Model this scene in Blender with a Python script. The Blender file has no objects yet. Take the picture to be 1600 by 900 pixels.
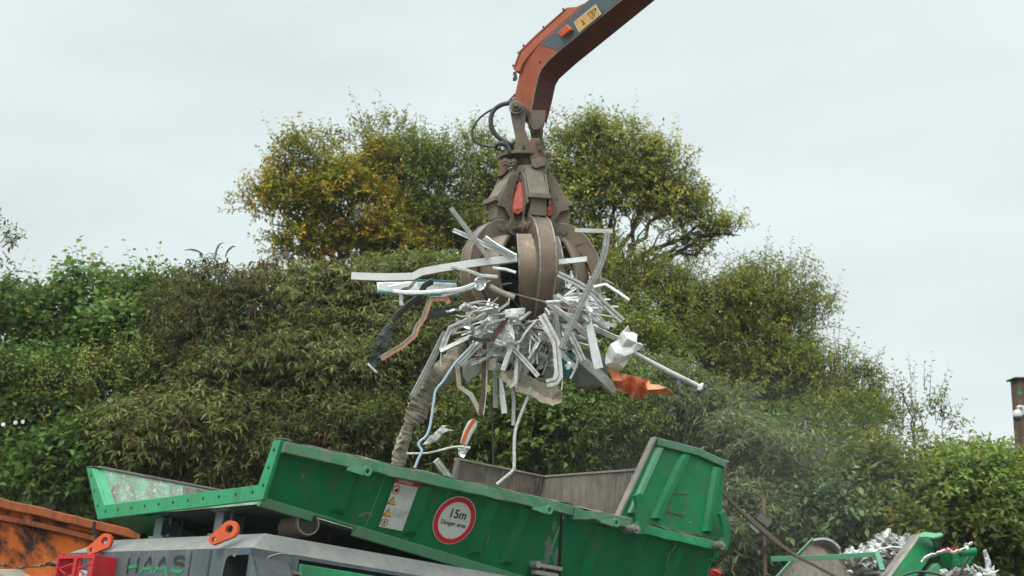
import bpy, bmesh, math, random
import numpy as np
from mathutils import Vector, Matrix
from mathutils.geometry import delaunay_2d_cdt

# ------------------------------------------------------------------ camera, world, sun, exposure
S = bpy.context.scene
C = S.collection
FPX = 1600 * 50 / 36.0
PITCH = math.atan(450 / FPX)
CAMZ = 1.7
cam_data = bpy.data.cameras.new('camera')
cam_data.lens = 50; cam_data.sensor_width = 36
cam_data.clip_start = 0.1; cam_data.clip_end = 3000
cam_data.dof.use_dof = True; cam_data.dof.focus_distance = 14.2; cam_data.dof.aperture_fstop = 2.0
cam = bpy.data.objects.new('camera', cam_data)
cam.location = (0, 0, CAMZ); cam.rotation_euler = (math.pi / 2 + PITCH, 0, 0)
C.objects.link(cam); S.camera = cam

SUN_EL, SUN_AZ = math.radians(52), math.radians(215)     # azimuth clockwise from +Y: behind and left of the camera
W = bpy.data.worlds.new('World'); S.world = W; W.use_nodes = True
nt = W.node_tree; nt.nodes.clear()
def N(nt, t, **k):
    n = nt.nodes.new(t)
    for a, b in k.items():
        if a.startswith('i_'): n.inputs[int(a[2:]) if a[2:].isdigit() else a[2:]].default_value = b
        else: setattr(n, a, b)
    return n
out = N(nt, 'ShaderNodeOutputWorld'); bg = N(nt, 'ShaderNodeBackground'); bg.inputs['Strength'].default_value = 0.1
sky = N(nt, 'ShaderNodeTexSky', sky_type='NISHITA', sun_disc=False, sun_elevation=SUN_EL, sun_rotation=SUN_AZ)
tc = N(nt, 'ShaderNodeTexCoord'); mp = N(nt, 'ShaderNodeMapping'); mp.inputs['Scale'].default_value = (1.1, 1.1, 3.2)
nz = N(nt, 'ShaderNodeTexNoise'); nz.inputs['Scale'].default_value = 2.2; nz.inputs['Detail'].default_value = 5; nz.inputs['Roughness'].default_value = .5
cr = N(nt, 'ShaderNodeValToRGB')
cr.color_ramp.elements[0].position = .33; cr.color_ramp.elements[0].color = (6.95, 7.7, 7.7, 1)
cr.color_ramp.elements[1].position = .62; cr.color_ramp.elements[1].color = (8.3, 9.4, 9.42, 1)
mx = N(nt, 'ShaderNodeMix', data_type='RGBA'); mx.inputs[0].default_value = .96
nt.links.new(tc.outputs['Generated'], mp.inputs[0]); nt.links.new(mp.outputs[0], nz.inputs['Vector'])
nt.links.new(nz.outputs['Fac'], cr.inputs[0]); nt.links.new(sky.outputs[0], mx.inputs[6]); nt.links.new(cr.outputs[0], mx.inputs[7])
sx_ = N(nt, 'ShaderNodeSeparateXYZ'); nt.links.new(tc.outputs['Generated'], sx_.inputs[0])      # the overcast is brightest overhead
zr = N(nt, 'ShaderNodeMapRange', interpolation_type='SMOOTHSTEP'); zr.inputs[1].default_value = .38; zr.inputs[2].default_value = 1.; zr.inputs[3].default_value = 1.; zr.inputs[4].default_value = 4.2
nt.links.new(sx_.outputs[2], zr.inputs[0]); vm = N(nt, 'ShaderNodeVectorMath', operation='SCALE'); nt.links.new(mx.outputs[2], vm.inputs[0]); nt.links.new(zr.outputs[0], vm.inputs['Scale'])
nt.links.new(vm.outputs[0], bg.inputs[0]); nt.links.new(bg.outputs[0], out.inputs[0])

sd = bpy.data.lights.new('sun', 'SUN'); sd.energy = 1.5; sd.angle = math.radians(25); sd.color = (1, .97, .92)
so = bpy.data.objects.new('sun', sd); C.objects.link(so)
to_sun = Vector((math.sin(SUN_AZ) * math.cos(SUN_EL), math.cos(SUN_AZ) * math.cos(SUN_EL), math.sin(SUN_EL)))
so.rotation_euler = to_sun.to_track_quat('Z', 'Y').to_euler()

S.view_settings.view_transform = 'Standard'; S.view_settings.look = 'None'
S.view_settings.exposure = 0.0; S.view_settings.gamma = 1.0; S.view_settings.use_curve_mapping = False
S.cycles.max_bounces = 8; S.cycles.transparent_max_bounces = 8; S.cycles.volume_bounces = 0
S.cycles.use_adaptive_sampling = True

# ------------------------------------------------------------------ helpers
_F = np.array([0, math.cos(PITCH), math.sin(PITCH)]); _U = np.array([0, -math.sin(PITCH), math.cos(PITCH)]); _R = np.array([1., 0, 0])
CAM = np.array([0, 0, CAMZ])
def ray(x, y): return _F * FPX + _R * (x - 800) + _U * (450 - y)
def P(x, y, Y):
    """world point seen at photo pixel x, y at distance Y in front of the camera"""
    d = ray(x, y); return CAM + d * (Y / d[1])
def V3(*a): return np.array(a, float)
def nrm(v):
    v = np.asarray(v, float); return v / (np.linalg.norm(v) + 1e-12)

class MB:
    def __init__(s): s.v = []; s.f = []; s.n = 0
    def add(s, v, f):
        v = np.asarray(v, float).reshape(-1, 3); s.v.append(v); s.f += [tuple(i + s.n for i in q) for q in f]; s.n += len(v); return s
    def hexa(s, b, t):
        """solid between two quads b and t (same order)"""
        return s.add(list(b) + list(t), [(3, 2, 1, 0), (4, 5, 6, 7), (0, 1, 5, 4), (1, 2, 6, 5), (2, 3, 7, 6), (3, 0, 4, 7)])
    def box(s, c, a, b, d):
        c, a, b, d = map(np.asarray, (c, a, b, d))
        q = [c - a - b, c + a - b, c + a + b, c - a + b]
        return s.hexa([p - d for p in q], [p + d for p in q])
    def prism(s, poly, vec):
        poly = [np.asarray(p, float) for p in poly]; n = len(poly); vec = np.asarray(vec, float)
        return s.add(poly + [p + vec for p in poly], [tuple(range(n))[::-1], tuple(range(n, 2 * n))] + [(i, (i + 1) % n, n + (i + 1) % n, n + i) for i in range(n)])
    def sweep(s, pts, prof, up=(0, 1, 0), scale=None, roll=None, cap=True):
        pts = np.asarray(pts, float); n = len(pts); prof = np.asarray(prof, float); k = len(prof)
        up = nrm(up); V = []
        for i in range(n):
            t = nrm(pts[min(i + 1, n - 1)] - pts[max(i - 1, 0)])
            a = np.cross(t, up)
            if np.linalg.norm(a) < 1e-3: a = np.cross(t, V3(.3, .2, 1))
            a = nrm(a); b = nrm(np.cross(a, t))
            if roll is not None:
                r = roll if np.isscalar(roll) else roll[i]
                a, b = a * math.cos(r) + b * math.sin(r), b * math.cos(r) - a * math.sin(r)
            sc = 1 if scale is None else (scale if np.isscalar(scale) else scale[i])
            for p in prof: V.append(pts[i] + (a * p[0] + b * p[1]) * sc)
        F = [(i * k + j, i * k + (j + 1) % k, (i + 1) * k + (j + 1) % k, (i + 1) * k + j) for i in range(n - 1) for j in range(k)]
        if cap: F += [tuple(range(k))[::-1], tuple((n - 1) * k + j for j in range(k))]
        return s.add(V, F)
    def tube(s, pts, r, n=10, cap=True):
        prof = [(math.cos(2 * math.pi * j / n), math.sin(2 * math.pi * j / n)) for j in range(n)]
        return s.sweep(pts, prof, up=(.13, .2, .97), scale=r, cap=cap)
    def cyl(s, a, b, r, n=20, r2=None):
        return s.tube([a, b], [r, r if r2 is None else r2], n)
    def ring(s, a, b, ro, ri, n=24):
        a, b = np.asarray(a, float), np.asarray(b, float); t = nrm(b - a); x = nrm(np.cross(t, V3(.31, .2, .93))); y = np.cross(t, x)
        V = []
        for c, r in ((a, ro), (b, ro), (b, ri), (a, ri)):
            V += [c + (x * math.cos(2 * math.pi * j / n) + y * math.sin(2 * math.pi * j / n)) * r for j in range(n)]
        return s.add(V, [(k * n + j, k * n + (j + 1) % n, ((k + 1) % 4) * n + (j + 1) % n, ((k + 1) % 4) * n + j) for k in range(4) for j in range(n)])
    def lathe(s, prof, c, n=28):
        c = np.asarray(c, float); V = []
        for r, z in prof: V += [c + V3(r * math.cos(2 * math.pi * j / n), r * math.sin(2 * math.pi * j / n), z) for j in range(n)]
        k = len(prof)
        F = [(i * n + j, i * n + (j + 1) % n, (i + 1) * n + (j + 1) % n, (i + 1) * n + j) for i in range(k - 1) for j in range(n)]
        F += [tuple(range(n))[::-1], tuple((k - 1) * n + j for j in range(n))]
        return s.add(V, F)

def tag(o, label=None, cat=None, group=None, kind=None, category=None):
    cat = cat or category
    for k, v in (('label', label), ('category', cat), ('group', group), ('kind', kind)):
        if v: o[k] = v
    return o
def empty(name, loc, label=None, cat=None, group=None, kind=None):
    o = bpy.data.objects.new(name, None); C.objects.link(o); o.location = tuple(loc); o.empty_display_size = .3
    return tag(o, label, cat, group, kind)
def wloc(o):
    return np.array(o['_w']) if '_w' in o else np.array(o.location)
def make_mesh(name, v, f, smooth=False):
    me = bpy.data.meshes.new(name); me.from_pydata(np.asarray(v).tolist(), [], f); me.validate(clean_customdata=False)
    bm = bmesh.new(); bm.from_mesh(me); bmesh.ops.recalc_face_normals(bm, faces=bm.faces); bm.to_mesh(me); bm.free()
    if smooth: me.polygons.foreach_set('use_smooth', [True] * len(me.polygons))
    return me
def sharp(me, ang=32):
    bm = bmesh.new(); bm.from_mesh(me); a = math.radians(ang)
    for e in bm.edges:
        if len(e.link_faces) == 2 and e.calc_face_angle(0) > a: e.smooth = False
    bm.to_mesh(me); bm.free()
def absloc(o):
    p = np.zeros(3)
    while o is not None: p += np.array(o.location); o = o.parent
    return p
def part(name, mb, mat, parent=None, bevel=0, smooth=False, local=False, origin=None, subd=0, **tags):
    """one mesh object; world coordinates are moved into the parent's frame"""
    v = np.concatenate(mb.v) if isinstance(mb, MB) else mb[0]; f = mb.f if isinstance(mb, MB) else mb[1]
    if parent is not None: base = absloc(parent); loc = V3(0, 0, 0)
    else: base = V3(*(origin if origin is not None else (v[:, 0].mean(), v[:, 1].mean(), v[:, 2].min()))); loc = base
    if local: base = V3(0, 0, 0)
    me = make_mesh(name, v - base, f, smooth)
    if smooth: sharp(me)
    me.materials.append(mat)
    o = bpy.data.objects.new(name, me); C.objects.link(o); o.parent = parent; o.location = tuple(loc)
    if bevel:
        m = o.modifiers.new('bevel', 'BEVEL'); m.width = bevel; m.segments = 2; m.limit_method = 'ANGLE'; m.angle_limit = math.radians(40)
    return tag(o, **tags)
def plate2d(outer, holes, O, X, Y, thick):
    """flat plate with holes, outline in metres in the frame O, X, Y; returns MB"""
    cu = bpy.data.curves.new('tmp', 'CURVE'); cu.dimensions = '2D'; cu.fill_mode = 'BOTH'; cu.extrude = thick / 2
    for ol in [outer] + list(holes):
        sp = cu.splines.new('POLY'); sp.points.add(len(ol) - 1)
        for q, (x, y) in zip(sp.points, ol): q.co = (x, y, 0, 1)
        sp.use_cyclic_u = True
    return curve_mb(cu, O, X, Y)
def curve_mb(cu, O, X, Y, sx=1):
    ob = bpy.data.objects.new('tmp', cu); C.objects.link(ob)
    dg = bpy.context.evaluated_depsgraph_get(); me = bpy.data.meshes.new_from_object(ob.evaluated_get(dg))
    v = np.zeros(len(me.vertices) * 3); me.vertices.foreach_get('co', v); v = v.reshape(-1, 3)
    f = [tuple(p.vertices) for p in me.polygons]
    bpy.data.objects.remove(ob); bpy.data.meshes.remove(me)
    X = np.asarray(X, float); Y = np.asarray(Y, float); Z = np.cross(nrm(X), nrm(Y))
    mb = MB(); mb.add(np.asarray(O) + v[:, :1] * X * sx + v[:, 1:2] * Y + v[:, 2:3] * Z, f); return mb
def text_mb(txt, size, O, X, Y, thick=.002, sx=1, bold=0):
    cu = bpy.data.curves.new('tmp', 'FONT'); cu.body = txt; cu.size = size; cu.extrude = thick / 2; cu.align_x = 'CENTER'; cu.align_y = 'CENTER'; cu.offset = bold
    return curve_mb(cu, O, X, Y, sx)
def circ(cx, cy, r, n=28, ry=None): return [(cx + r * math.cos(2 * math.pi * i / n), cy + (ry or r) * math.sin(2 * math.pi * i / n)) for i in range(n)]

# ------------------------------------------------------------------ materials
def bsdf(name):
    m = bpy.data.materials.new(name); m.use_nodes = True; t = m.node_tree; return m, t, t.nodes['Principled BSDF']
def noise(t, vec, scale, detail=6, rough=.6, dist=0):
    n = N(t, 'ShaderNodeTexNoise'); n.inputs['Scale'].default_value = scale; n.inputs['Detail'].default_value = detail
    n.inputs['Roughness'].default_value = rough; n.inputs['Distortion'].default_value = dist; t.links.new(vec, n.inputs['Vector']); return n.outputs['Fac']
def ramp(t, src, a, b, c0=(0, 0, 0, 1), c1=(1, 1, 1, 1)):
    r = N(t, 'ShaderNodeValToRGB'); r.color_ramp.elements[0].position = a; r.color_ramp.elements[1].position = b
    r.color_ramp.elements[0].color = c0; r.color_ramp.elements[1].color = c1; t.links.new(src, r.inputs[0]); return r.outputs[0]
def mix(t, fac, a, b):
    m = N(t, 'ShaderNodeMix', data_type='RGBA')
    for s, i in ((fac, 0), (a, 6), (b, 7)):
        if isinstance(s, (tuple, list)): m.inputs[i].default_value = (*s[:3], 1)
        elif isinstance(s, (int, float)): m.inputs[i].default_value = s
        else: t.links.new(s, m.inputs[i])
    return m.outputs[2]
def mul(t, a, b):
    m = N(t, 'ShaderNodeMath', operation='MULTIPLY')
    for s, i in ((a, 0), (b, 1)):
        if isinstance(s, (int, float)): m.inputs[i].default_value = s
        else: t.links.new(s, m.inputs[i])
    return m.outputs[0]
def metal(name, base, var=None, dirt=(.16, .12, .09), dirt_amt=.35, rust=(.13, .055, .025), rust_amt=.1, scr=.25, scrc=None, rough=.5, met=0., scale=1., bump=.15, stretch=(1, 1, .25), spec=.5):
    """painted or bare metal with tone variation, grime runs, rust spots and scratches"""
    m, t, b = bsdf(name); co = N(t, 'ShaderNodeTexCoord').outputs['Object']
    oi = N(t, 'ShaderNodeObjectInfo'); off = N(t, 'ShaderNodeVectorMath', operation='ADD'); t.links.new(co, off.inputs[0])
    sc_ = N(t, 'ShaderNodeMath', operation='MULTIPLY'); sc_.inputs[1].default_value = 37.; t.links.new(oi.outputs['Random'], sc_.inputs[0]); t.links.new(sc_.outputs[0], off.inputs[1]); co = off.outputs[0]
    st = N(t, 'ShaderNodeMapping'); st.inputs['Scale'].default_value = stretch; t.links.new(co, st.inputs[0]); cs = st.outputs[0]
    var = var or tuple(c * .72 for c in base)
    col = mix(t, ramp(t, noise(t, co, 2.3 * scale), .35, .68), var, base)
    d = ramp(t, noise(t, cs, 6 * scale, 9, .72, .4), .62 - .3 * dirt_amt, .80 - .2 * dirt_amt)
    col = mix(t, mul(t, d, min(1, .35 + dirt_amt)), col, dirt)
    r = ramp(t, noise(t, co, 11 * scale, 10, .75), .72 - .35 * rust_amt, .76 - .33 * rust_amt)
    col = mix(t, r, col, rust)
    s2 = N(t, 'ShaderNodeMapping'); s2.inputs['Scale'].default_value = (3, 3, 40); s2.inputs['Rotation'].default_value = (.6, .9, .3); t.links.new(co, s2.inputs[0])
    sc = ramp(t, noise(t, s2.outputs[0], 1.6 * scale, 4, .5, 1.5), .70, .74)
    col = mix(t, mul(t, sc, scr), col, scrc or tuple(min(1, c * 2 + .15) for c in base))
    t.links.new(col, b.inputs['Base Color'])
    b.inputs['Metallic'].default_value = met; b.inputs['Specular IOR Level'].default_value = spec
    rr = ramp(t, noise(t, co, 8 * scale), .3, .7, (max(.05, rough - .12),) * 3 + (1,), (min(1, rough + .15),) * 3 + (1,)); t.links.new(rr, b.inputs['Roughness'])
    bp = N(t, 'ShaderNodeBump'); bp.inputs['Strength'].default_value = bump; bp.inputs['Distance'].default_value = .02
    t.links.new(noise(t, co, 14 * scale, 6, .6), bp.inputs['Height']); t.links.new(bp.outputs[0], b.inputs['Normal'])
    return m
def plain(name, col, rough=.6, met=0., var=.15, scale=8):
    m, t, b = bsdf(name); co = N(t, 'ShaderNodeTexCoord').outputs['Object']
    t.links.new(mix(t, noise(t, co, scale), tuple(c * (1 - var) for c in col), tuple(min(1, c * (1 + var)) for c in col)), b.inputs['Base Color'])
    b.inputs['Roughness'].default_value = rough; b.inputs['Metallic'].default_value = met; return m
M = {}
M['green'] = metal('green_paint', (.001, .19, .058), (.001, .14, .043), dirt=(.07, .10, .06), dirt_amt=.40, rust=(.13, .085, .055), rust_amt=.11, scr=.75, scrc=(.28, .46, .34), rough=.5, bump=.14, spec=.25, scale=1.25)
M['green_worn'] = metal('worn_pale_green_paint', (.10, .40, .24), (.40, .52, .42), dirt=(.24, .20, .15), dirt_amt=.75, rust=(.50, .56, .50), rust_amt=.5, scr=.5, scrc=(.5, .6, .52), rough=.6, scale=1.6, stretch=(1, 1, .3))
M['green_lip'] = metal('green_lip_paint', (.012, .29, .11), (.01, .235, .085), dirt=(.03, .10, .05), dirt_amt=.4, rust=(.16, .12, .05), rust_amt=.09, scr=.35, rough=.45)
M['green_pale'] = metal('pale_green_paint', (.10, .31, .17), (.075, .26, .13), dirt=(.17, .17, .11), dirt_amt=.45, rust=(.14, .11, .07), rust_amt=.12, scr=.3, rough=.55)
M['rim'] = metal('rim_worn_paint', (.03, .21, .09), (.08, .20, .10), dirt=(.24, .19, .15), dirt_amt=.48, rust=(.17, .09, .05), rust_amt=.28, scr=.5, rough=.6, scale=1.8, stretch=(1, 1, 1))
M['rimtop'] = metal('bare_worn_steel', (.29, .26, .225), (.2, .175, .15), dirt_amt=.5, rust_amt=.16, rough=.55, scr=.5)
M['inner'] = metal('dirty_inner_steel', (.19, .155, .12), (.10, .082, .062), dirt=(.26, .22, .175), dirt_amt=.6, rust=(.21, .10, .05), rust_amt=.3, rough=.6, scr=.3, scale=1.6, met=.1, stretch=(1.6, 1.6, .2))
M['grey_body'] = metal('slate_grey_paint', (.072, .098, .108), (.055, .078, .088), dirt=(.19, .175, .15), dirt_amt=.42, rust=(.15, .10, .065), rust_amt=.03, scr=.5, scrc=(.45, .5, .5), rough=.5, scale=1.4)
M['grey_top'] = metal('pale_grey_top', (.20, .205, .19), (.14, .15, .145), dirt=(.25, .22, .18), dirt_amt=.55, rust=(.15, .09, .05), rust_amt=.08, scr=.3, rough=.7, scale=1.4)  # paler grey than the body sides
M['grey_dark'] = metal('dark_grey_steel', (.045, .052, .055), dirt=(.1, .09, .075), dirt_amt=.35, rough=.55)
M['black'] = plain('black_parts_and_shade', (.008, .009, .008), .8)  # flat black: shade painted in the recess and under the hopper, plus black parts
M['grime'] = metal('dark_green_underside', (.02, .05, .03), dirt=(.03, .028, .022), dirt_amt=.6, rough=.8)  # hopper floor, much darker than the green walls
M['scuff'] = metal('scuffed_paint', (.07, .19, .11), (.13, .17, .12), dirt=(.2, .2, .16), dirt_amt=.5, rust_amt=.25, rough=.6, scale=4)
M['sooty'] = plain('sooty_mark', (.02, .03, .02), .8)
M['lug'] = metal('orange_red_paint', (.68, .10, .02), (.58, .08, .018), dirt=(.3, .09, .05), dirt_amt=.2, rust_amt=.03, scr=.2, rough=.4, scale=3)
M['red'] = metal('red_paint', (.55, .012, .022), (.42, .01, .018), dirt=(.2, .05, .04), dirt_amt=.3, rust_amt=.05, scr=.25, rough=.4, scale=3)
M['boom'] = metal('faded_orange_paint', (.43, .105, .048), (.36, .08, .036), dirt=(.16, .07, .045), dirt_amt=.38, rust=(.2, .06, .03), rust_amt=.12, scr=.3, scrc=(.6, .25, .15), rough=.5, scale=2)
M['boom_under'] = metal('shaded_dirty_red_paint', (.17, .02, .015), (.09, .016, .011), dirt=(.06, .028, .02), dirt_amt=.6, rust=(.09, .035, .02), rust_amt=.2, scr=.15, rough=.5, scale=1.6)  # darker red, with the underside's shade put into the colour
M['boom_grey'] = metal('blue_grey_band', (.088, .125, .135), (.075, .105, .115), dirt=(.13, .12, .10), dirt_amt=.25, rust_amt=.03, scr=.3, rough=.5, scale=2)
M['claw'] = metal('worn_brown_steel', (.20, .135, .088), (.15, .105, .072), dirt=(.20, .165, .125), dirt_amt=.5, rust=(.14, .07, .035), rust_amt=.22, scr=.45, scrc=(.36, .33, .28), rough=.48, met=.35, scale=2.2)
M['shroud'] = metal('grimy_brown_steel', (.165, .13, .092), (.105, .082, .058), dirt=(.20, .15, .10), dirt_amt=.55, rust=(.09, .055, .035), rust_amt=.22, scr=.3, rough=.6, scale=3)
M['grabred'] = metal('grab_red_paint', (.50, .055, .025), (.38, .045, .02), dirt=(.14, .08, .055), dirt_amt=.4, rust=(.1, .055, .035), rust_amt=.25, scr=.2, rough=.5, scale=3)
M['edge'] = metal('rubbed_bright_steel', (.42, .40, .36), (.25, .22, .19), dirt_amt=.5, rust_amt=.3, rough=.4, met=.6, scale=4)
M['rod'] = plain('chromed_rod', (.55, .56, .57), .2, 1.)
M['bracket'] = metal('worn_reddish_steel', (.24, .085, .055), (.16, .09, .06), dirt=(.15, .12, .09), dirt_amt=.6, rust=(.09, .055, .035), rust_amt=.3, rough=.55, scale=4)
M['hose'] = plain('black_rubber_hose', (.035, .037, .038), .5)
M['alu'] = metal('bare_aluminium', (.76, .77, .77), (.60, .61, .61), dirt=(.25, .22, .18), dirt_amt=.35, rust=(.2, .15, .1), rust_amt=.08, rough=.36, met=.5, scale=5, scr=.2, stretch=(1, 1, 1))
M['alu_white'] = metal('white_coated_profile', (.74, .74, .71), (.54, .54, .51), dirt=(.28, .22, .16), dirt_amt=.52, rust=(.22, .14, .09), rust_amt=.1, rough=.42, scale=5, scr=.2, scrc=(.35, .33, .3), stretch=(1, 1, 1))
M['white_clean'] = metal('white_paint_strip', (.82, .82, .79), (.74, .74, .71), dirt=(.5, .44, .36), dirt_amt=.2, rust=(.3, .2, .13), rust_amt=.05, rough=.42, scale=4, scr=.0, stretch=(1, 1, 1))
M['alu_grey'] = metal('dull_grey_profile', (.50, .50, .465), (.38, .38, .35), dirt=(.2, .17, .13), dirt_amt=.45, rust_amt=.12, rough=.42, met=.35, scale=5, stretch=(1, 1, 1))
M['cream'] = metal('cream_stained', (.52, .46, .37), (.42, .36, .28), dirt=(.26, .14, .08), dirt_amt=.45, rust=(.22, .10, .055), rust_amt=.22, rough=.6, scale=5, stretch=(1, 1, 1))
M['brown'] = metal('brown_profile', (.13, .062, .038), (.09, .05, .034), dirt=(.22, .17, .13), dirt_amt=.35, rust_amt=.1, rough=.5, scale=5)
M['copper'] = metal('copper_coloured_metal', (.74, .27, .12), (.52, .15, .06), dirt=(.5, .36, .28), dirt_amt=.3, rust_amt=.05, rough=.33, met=.55, scale=4, bump=.3)
M['copper_strip'] = metal('copper_strip_metal', (.66, .30, .19), (.55, .22, .12), dirt=(.6, .5, .42), dirt_amt=.5, rust_amt=.08, rough=.4, met=.4, scale=6)
M['foil'] = metal('shiny_foil', (.84, .85, .84), (.7, .71, .7), dirt_amt=.15, rust_amt=.0, rough=.3, met=.8, scale=4, bump=.08, scr=0.)
M['duct'] = metal('dirty_beige_duct_foil', (.44, .37, .28), (.27, .225, .165), dirt=(.13, .105, .08), dirt_amt=.5, rust_amt=.1, rough=.5, met=.25, scale=5, bump=.5, stretch=(1, 1, 1))
M['greysheet'] = metal('grey_coated_sheet', (.34, .34, .315), (.29, .29, .265), dirt_amt=.35, rust_amt=.06, rough=.5, scale=3)
M['olive'] = metal('olive_grey_sheet', (.12, .125, .10), (.09, .095, .075), dirt_amt=.3, rough=.5, scale=3)
M['teal'] = metal('teal_plastic_coat', (.012, .19, .23), (.01, .14, .17), dirt=(.1, .13, .12), dirt_amt=.25, rust_amt=.03, rough=.4, scale=4)
M['darkbar'] = metal('weathered_dark_bar', (.018, .022, .02), (.03, .04, .03), dirt=(.12, .13, .10), dirt_amt=.35, rust=(.16, .17, .13), rust_amt=.2, rough=.5, scale=6)
M['whiteplastic'] = metal('white_plastic', (.72, .72, .68), (.6, .6, .57), dirt_amt=.3, rust_amt=.02, rough=.4, scale=4)
M['blue'] = plain('pale_blue_cable', (.40, .52, .62), .45)
M['orangeplastic'] = plain('orange_plastic', (.62, .11, .03), .5)
M['ink'] = plain('black_print', (.012, .012, .014), .5)
M['greyink'] = plain('grey_print', (.42, .43, .42), .5)
M['yellow'] = plain('warning_yellow', (.75, .36, .03), .5)
M['decal'] = plain('stained_yellow_decal', (.66, .36, .11), .5, var=.3, scale=14)
M['sticker'] = metal('white_sticker', (.62, .64, .61), (.54, .56, .53), dirt=(.36, .36, .33), dirt_amt=.3, rust_amt=.0, scr=.35, scrc=(.35, .37, .35), rough=.45, scale=3)
M['signred'] = plain('sign_red', (.56, .010, .022), .4)
M['concrete'] = plain('dusty_rubble', (.22, .19, .15), .9, var=.4, scale=3)
m, t, b = bsdf('orange_skip_paint'); co = N(t, 'ShaderNodeTexCoord').outputs['Object']
c_ = mix(t, noise(t, co, 1.5, 6), (.50, .095, .012), (.74, .17, .018))
c_ = mix(t, ramp(t, noise(t, co, 5.5, 10, .8), .60, .64), c_, (.62, .30, .15))
c_ = mix(t, ramp(t, noise(t, co, .95, 10, .72, .6), .485, .57), c_, (.035, .018, .011))
c_ = mix(t, ramp(t, noise(t, co, 9, 8, .8), .60, .66), c_, (.06, .028, .015))
t.links.new(c_, b.inputs['Base Color']); b.inputs['Roughness'].default_value = .55; b.inputs['Specular IOR Level'].default_value = .3
bp = N(t, 'ShaderNodeBump'); bp.inputs['Strength'].default_value = .4; bp.inputs['Distance'].default_value = .03; t.links.new(noise(t, co, 6, 8, .7), bp.inputs['Height']); t.links.new(bp.outputs[0], b.inputs['Normal'])
M['skip'] = m
M['skip_rim'] = metal('orange_rim_paint', (.60, .15, .035), (.4, .11, .04), dirt=(.09, .045, .03), dirt_amt=.5, rust_amt=.2, rough=.6, scale=1.5)
M['rustpost'] = metal('rusty_brown_post', (.14, .075, .05), (.095, .05, .035), dirt=(.2, .13, .09), dirt_amt=.45, rust_amt=.3, rough=.7, scale=2)
M['timber'] = metal('brown_weathered_post', (.21, .125, .08), (.15, .09, .06), dirt_amt=.3, rough=.8, scale=3)
M['beige'] = plain('muddy_strap', (.085, .066, .042), .8, var=.35, scale=12)
M['bark'] = plain('bark', (.13, .105, .08), .9, var=.4, scale=9)
M['twig'] = plain('dry_twig', (.15, .115, .075), .9, var=.3, scale=9)
def leafmat(name, trans=.42, rough=.5):
    m, t, b = bsdf(name); a = N(t, 'ShaderNodeAttribute', attribute_name='Col')
    t.links.new(a.outputs['Color'], b.inputs['Base Color']); b.inputs['Roughness'].default_value = rough; b.inputs['Specular IOR Level'].default_value = .18
    tr = N(t, 'ShaderNodeBsdfTranslucent'); t.links.new(mix(t, .45, a.outputs['Color'], (.16, .20, .02)), tr.inputs[0])
    mm = N(t, 'ShaderNodeMixShader'); mm.inputs[0].default_value = trans
    t.links.new(b.outputs[0], mm.inputs[1]); t.links.new(tr.outputs[0], mm.inputs[2]); t.links.new(mm.outputs[0], t.nodes['Material Output'].inputs[0])
    return m
M['leaf'] = leafmat('leaf'); M['spike'] = leafmat('flower_spike', .1, .8)
# ------------------------------------------------------------------ the ground and the bank behind the yard
def smooth(a, b, x): t = np.clip((x - a) / (b - a), 0, 1); return t * t * (3 - 2 * t)
def bank_z(x, y):
    return smooth(20.5, 27, y) * (4.5 - 2.0 * smooth(3, 10, x)) + .25 * np.sin(x * 1.3 + y) * smooth(19.5, 21, y)
xs = np.concatenate([[-400, -120, -50], np.linspace(-26, 26, 80), [50, 120, 400]]); ys = np.concatenate([[-60, -10], np.linspace(0, 40, 60), [60, 120, 300, 900]])
X, Y = np.meshgrid(xs, ys); Z = bank_z(X, Y); nx = len(xs)
gf = [(j * nx + i, j * nx + i + 1, (j + 1) * nx + i + 1, (j + 1) * nx + i) for j in range(len(ys) - 1) for i in range(nx - 1)]
m, t, b = bsdf('yard_earth'); co = N(t, 'ShaderNodeTexCoord').outputs['Object']
t.links.new(mix(t, ramp(t, noise(t, co, .7, 9), .4, .6), (.035, .030, .018), (.085, .072, .05)), b.inputs['Base Color']); b.inputs['Roughness'].default_value = .95
part('ground', (np.stack([X.ravel(), Y.ravel(), Z.ravel()], 1), gf), m, origin=(0, 0, 0), smooth=True, kind='structure')

# ------------------------------------------------------------------ the shredder: frame of its own, tipped 7.5 degrees along its length
_a, _t = math.radians(40), math.radians(7.5)
MU = V3(math.cos(_a) * math.cos(_t), math.sin(_a) * math.cos(_t), -math.sin(_t)); MV = V3(-math.sin(_a), math.cos(_a), 0); MW = np.cross(MU, MV)
MO = P(440, 690, 12)
def Q(u, v, w): return MO + MU * u + MV * v + MW * w
_A = np.stack([MU, MV, MW])
def onplane(x, y, n, k):
    """u, v, w where the sight line of pixel x, y meets the plane n.(u,v,w) = k of the machine's frame"""
    d = _A @ ray(x, y); c = _A @ (CAM - MO); n = V3(*n); s = (k - n @ c) / (n @ d); return c + s * d
SL = .42                                            # the long side leans in towards its foot: v = SL * -w
def side(x, y, off=0): return onplane(x, y, (0, 1, SL), -off)   # off > 0: proud of the side
def sideP(u, w, off=0): return Q(u, -SL * w - off, w)
def wb(u): return -.47 - .085 * u                   # foot of the side wall
ma = empty('scrap_shredder', (Q(2.5, 1.8, -1)[0], Q(2.5, 1.8, -1)[1], 0), 'large mobile scrap shredder with tipped green hopper on a slate grey body', 'shredder')

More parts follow.
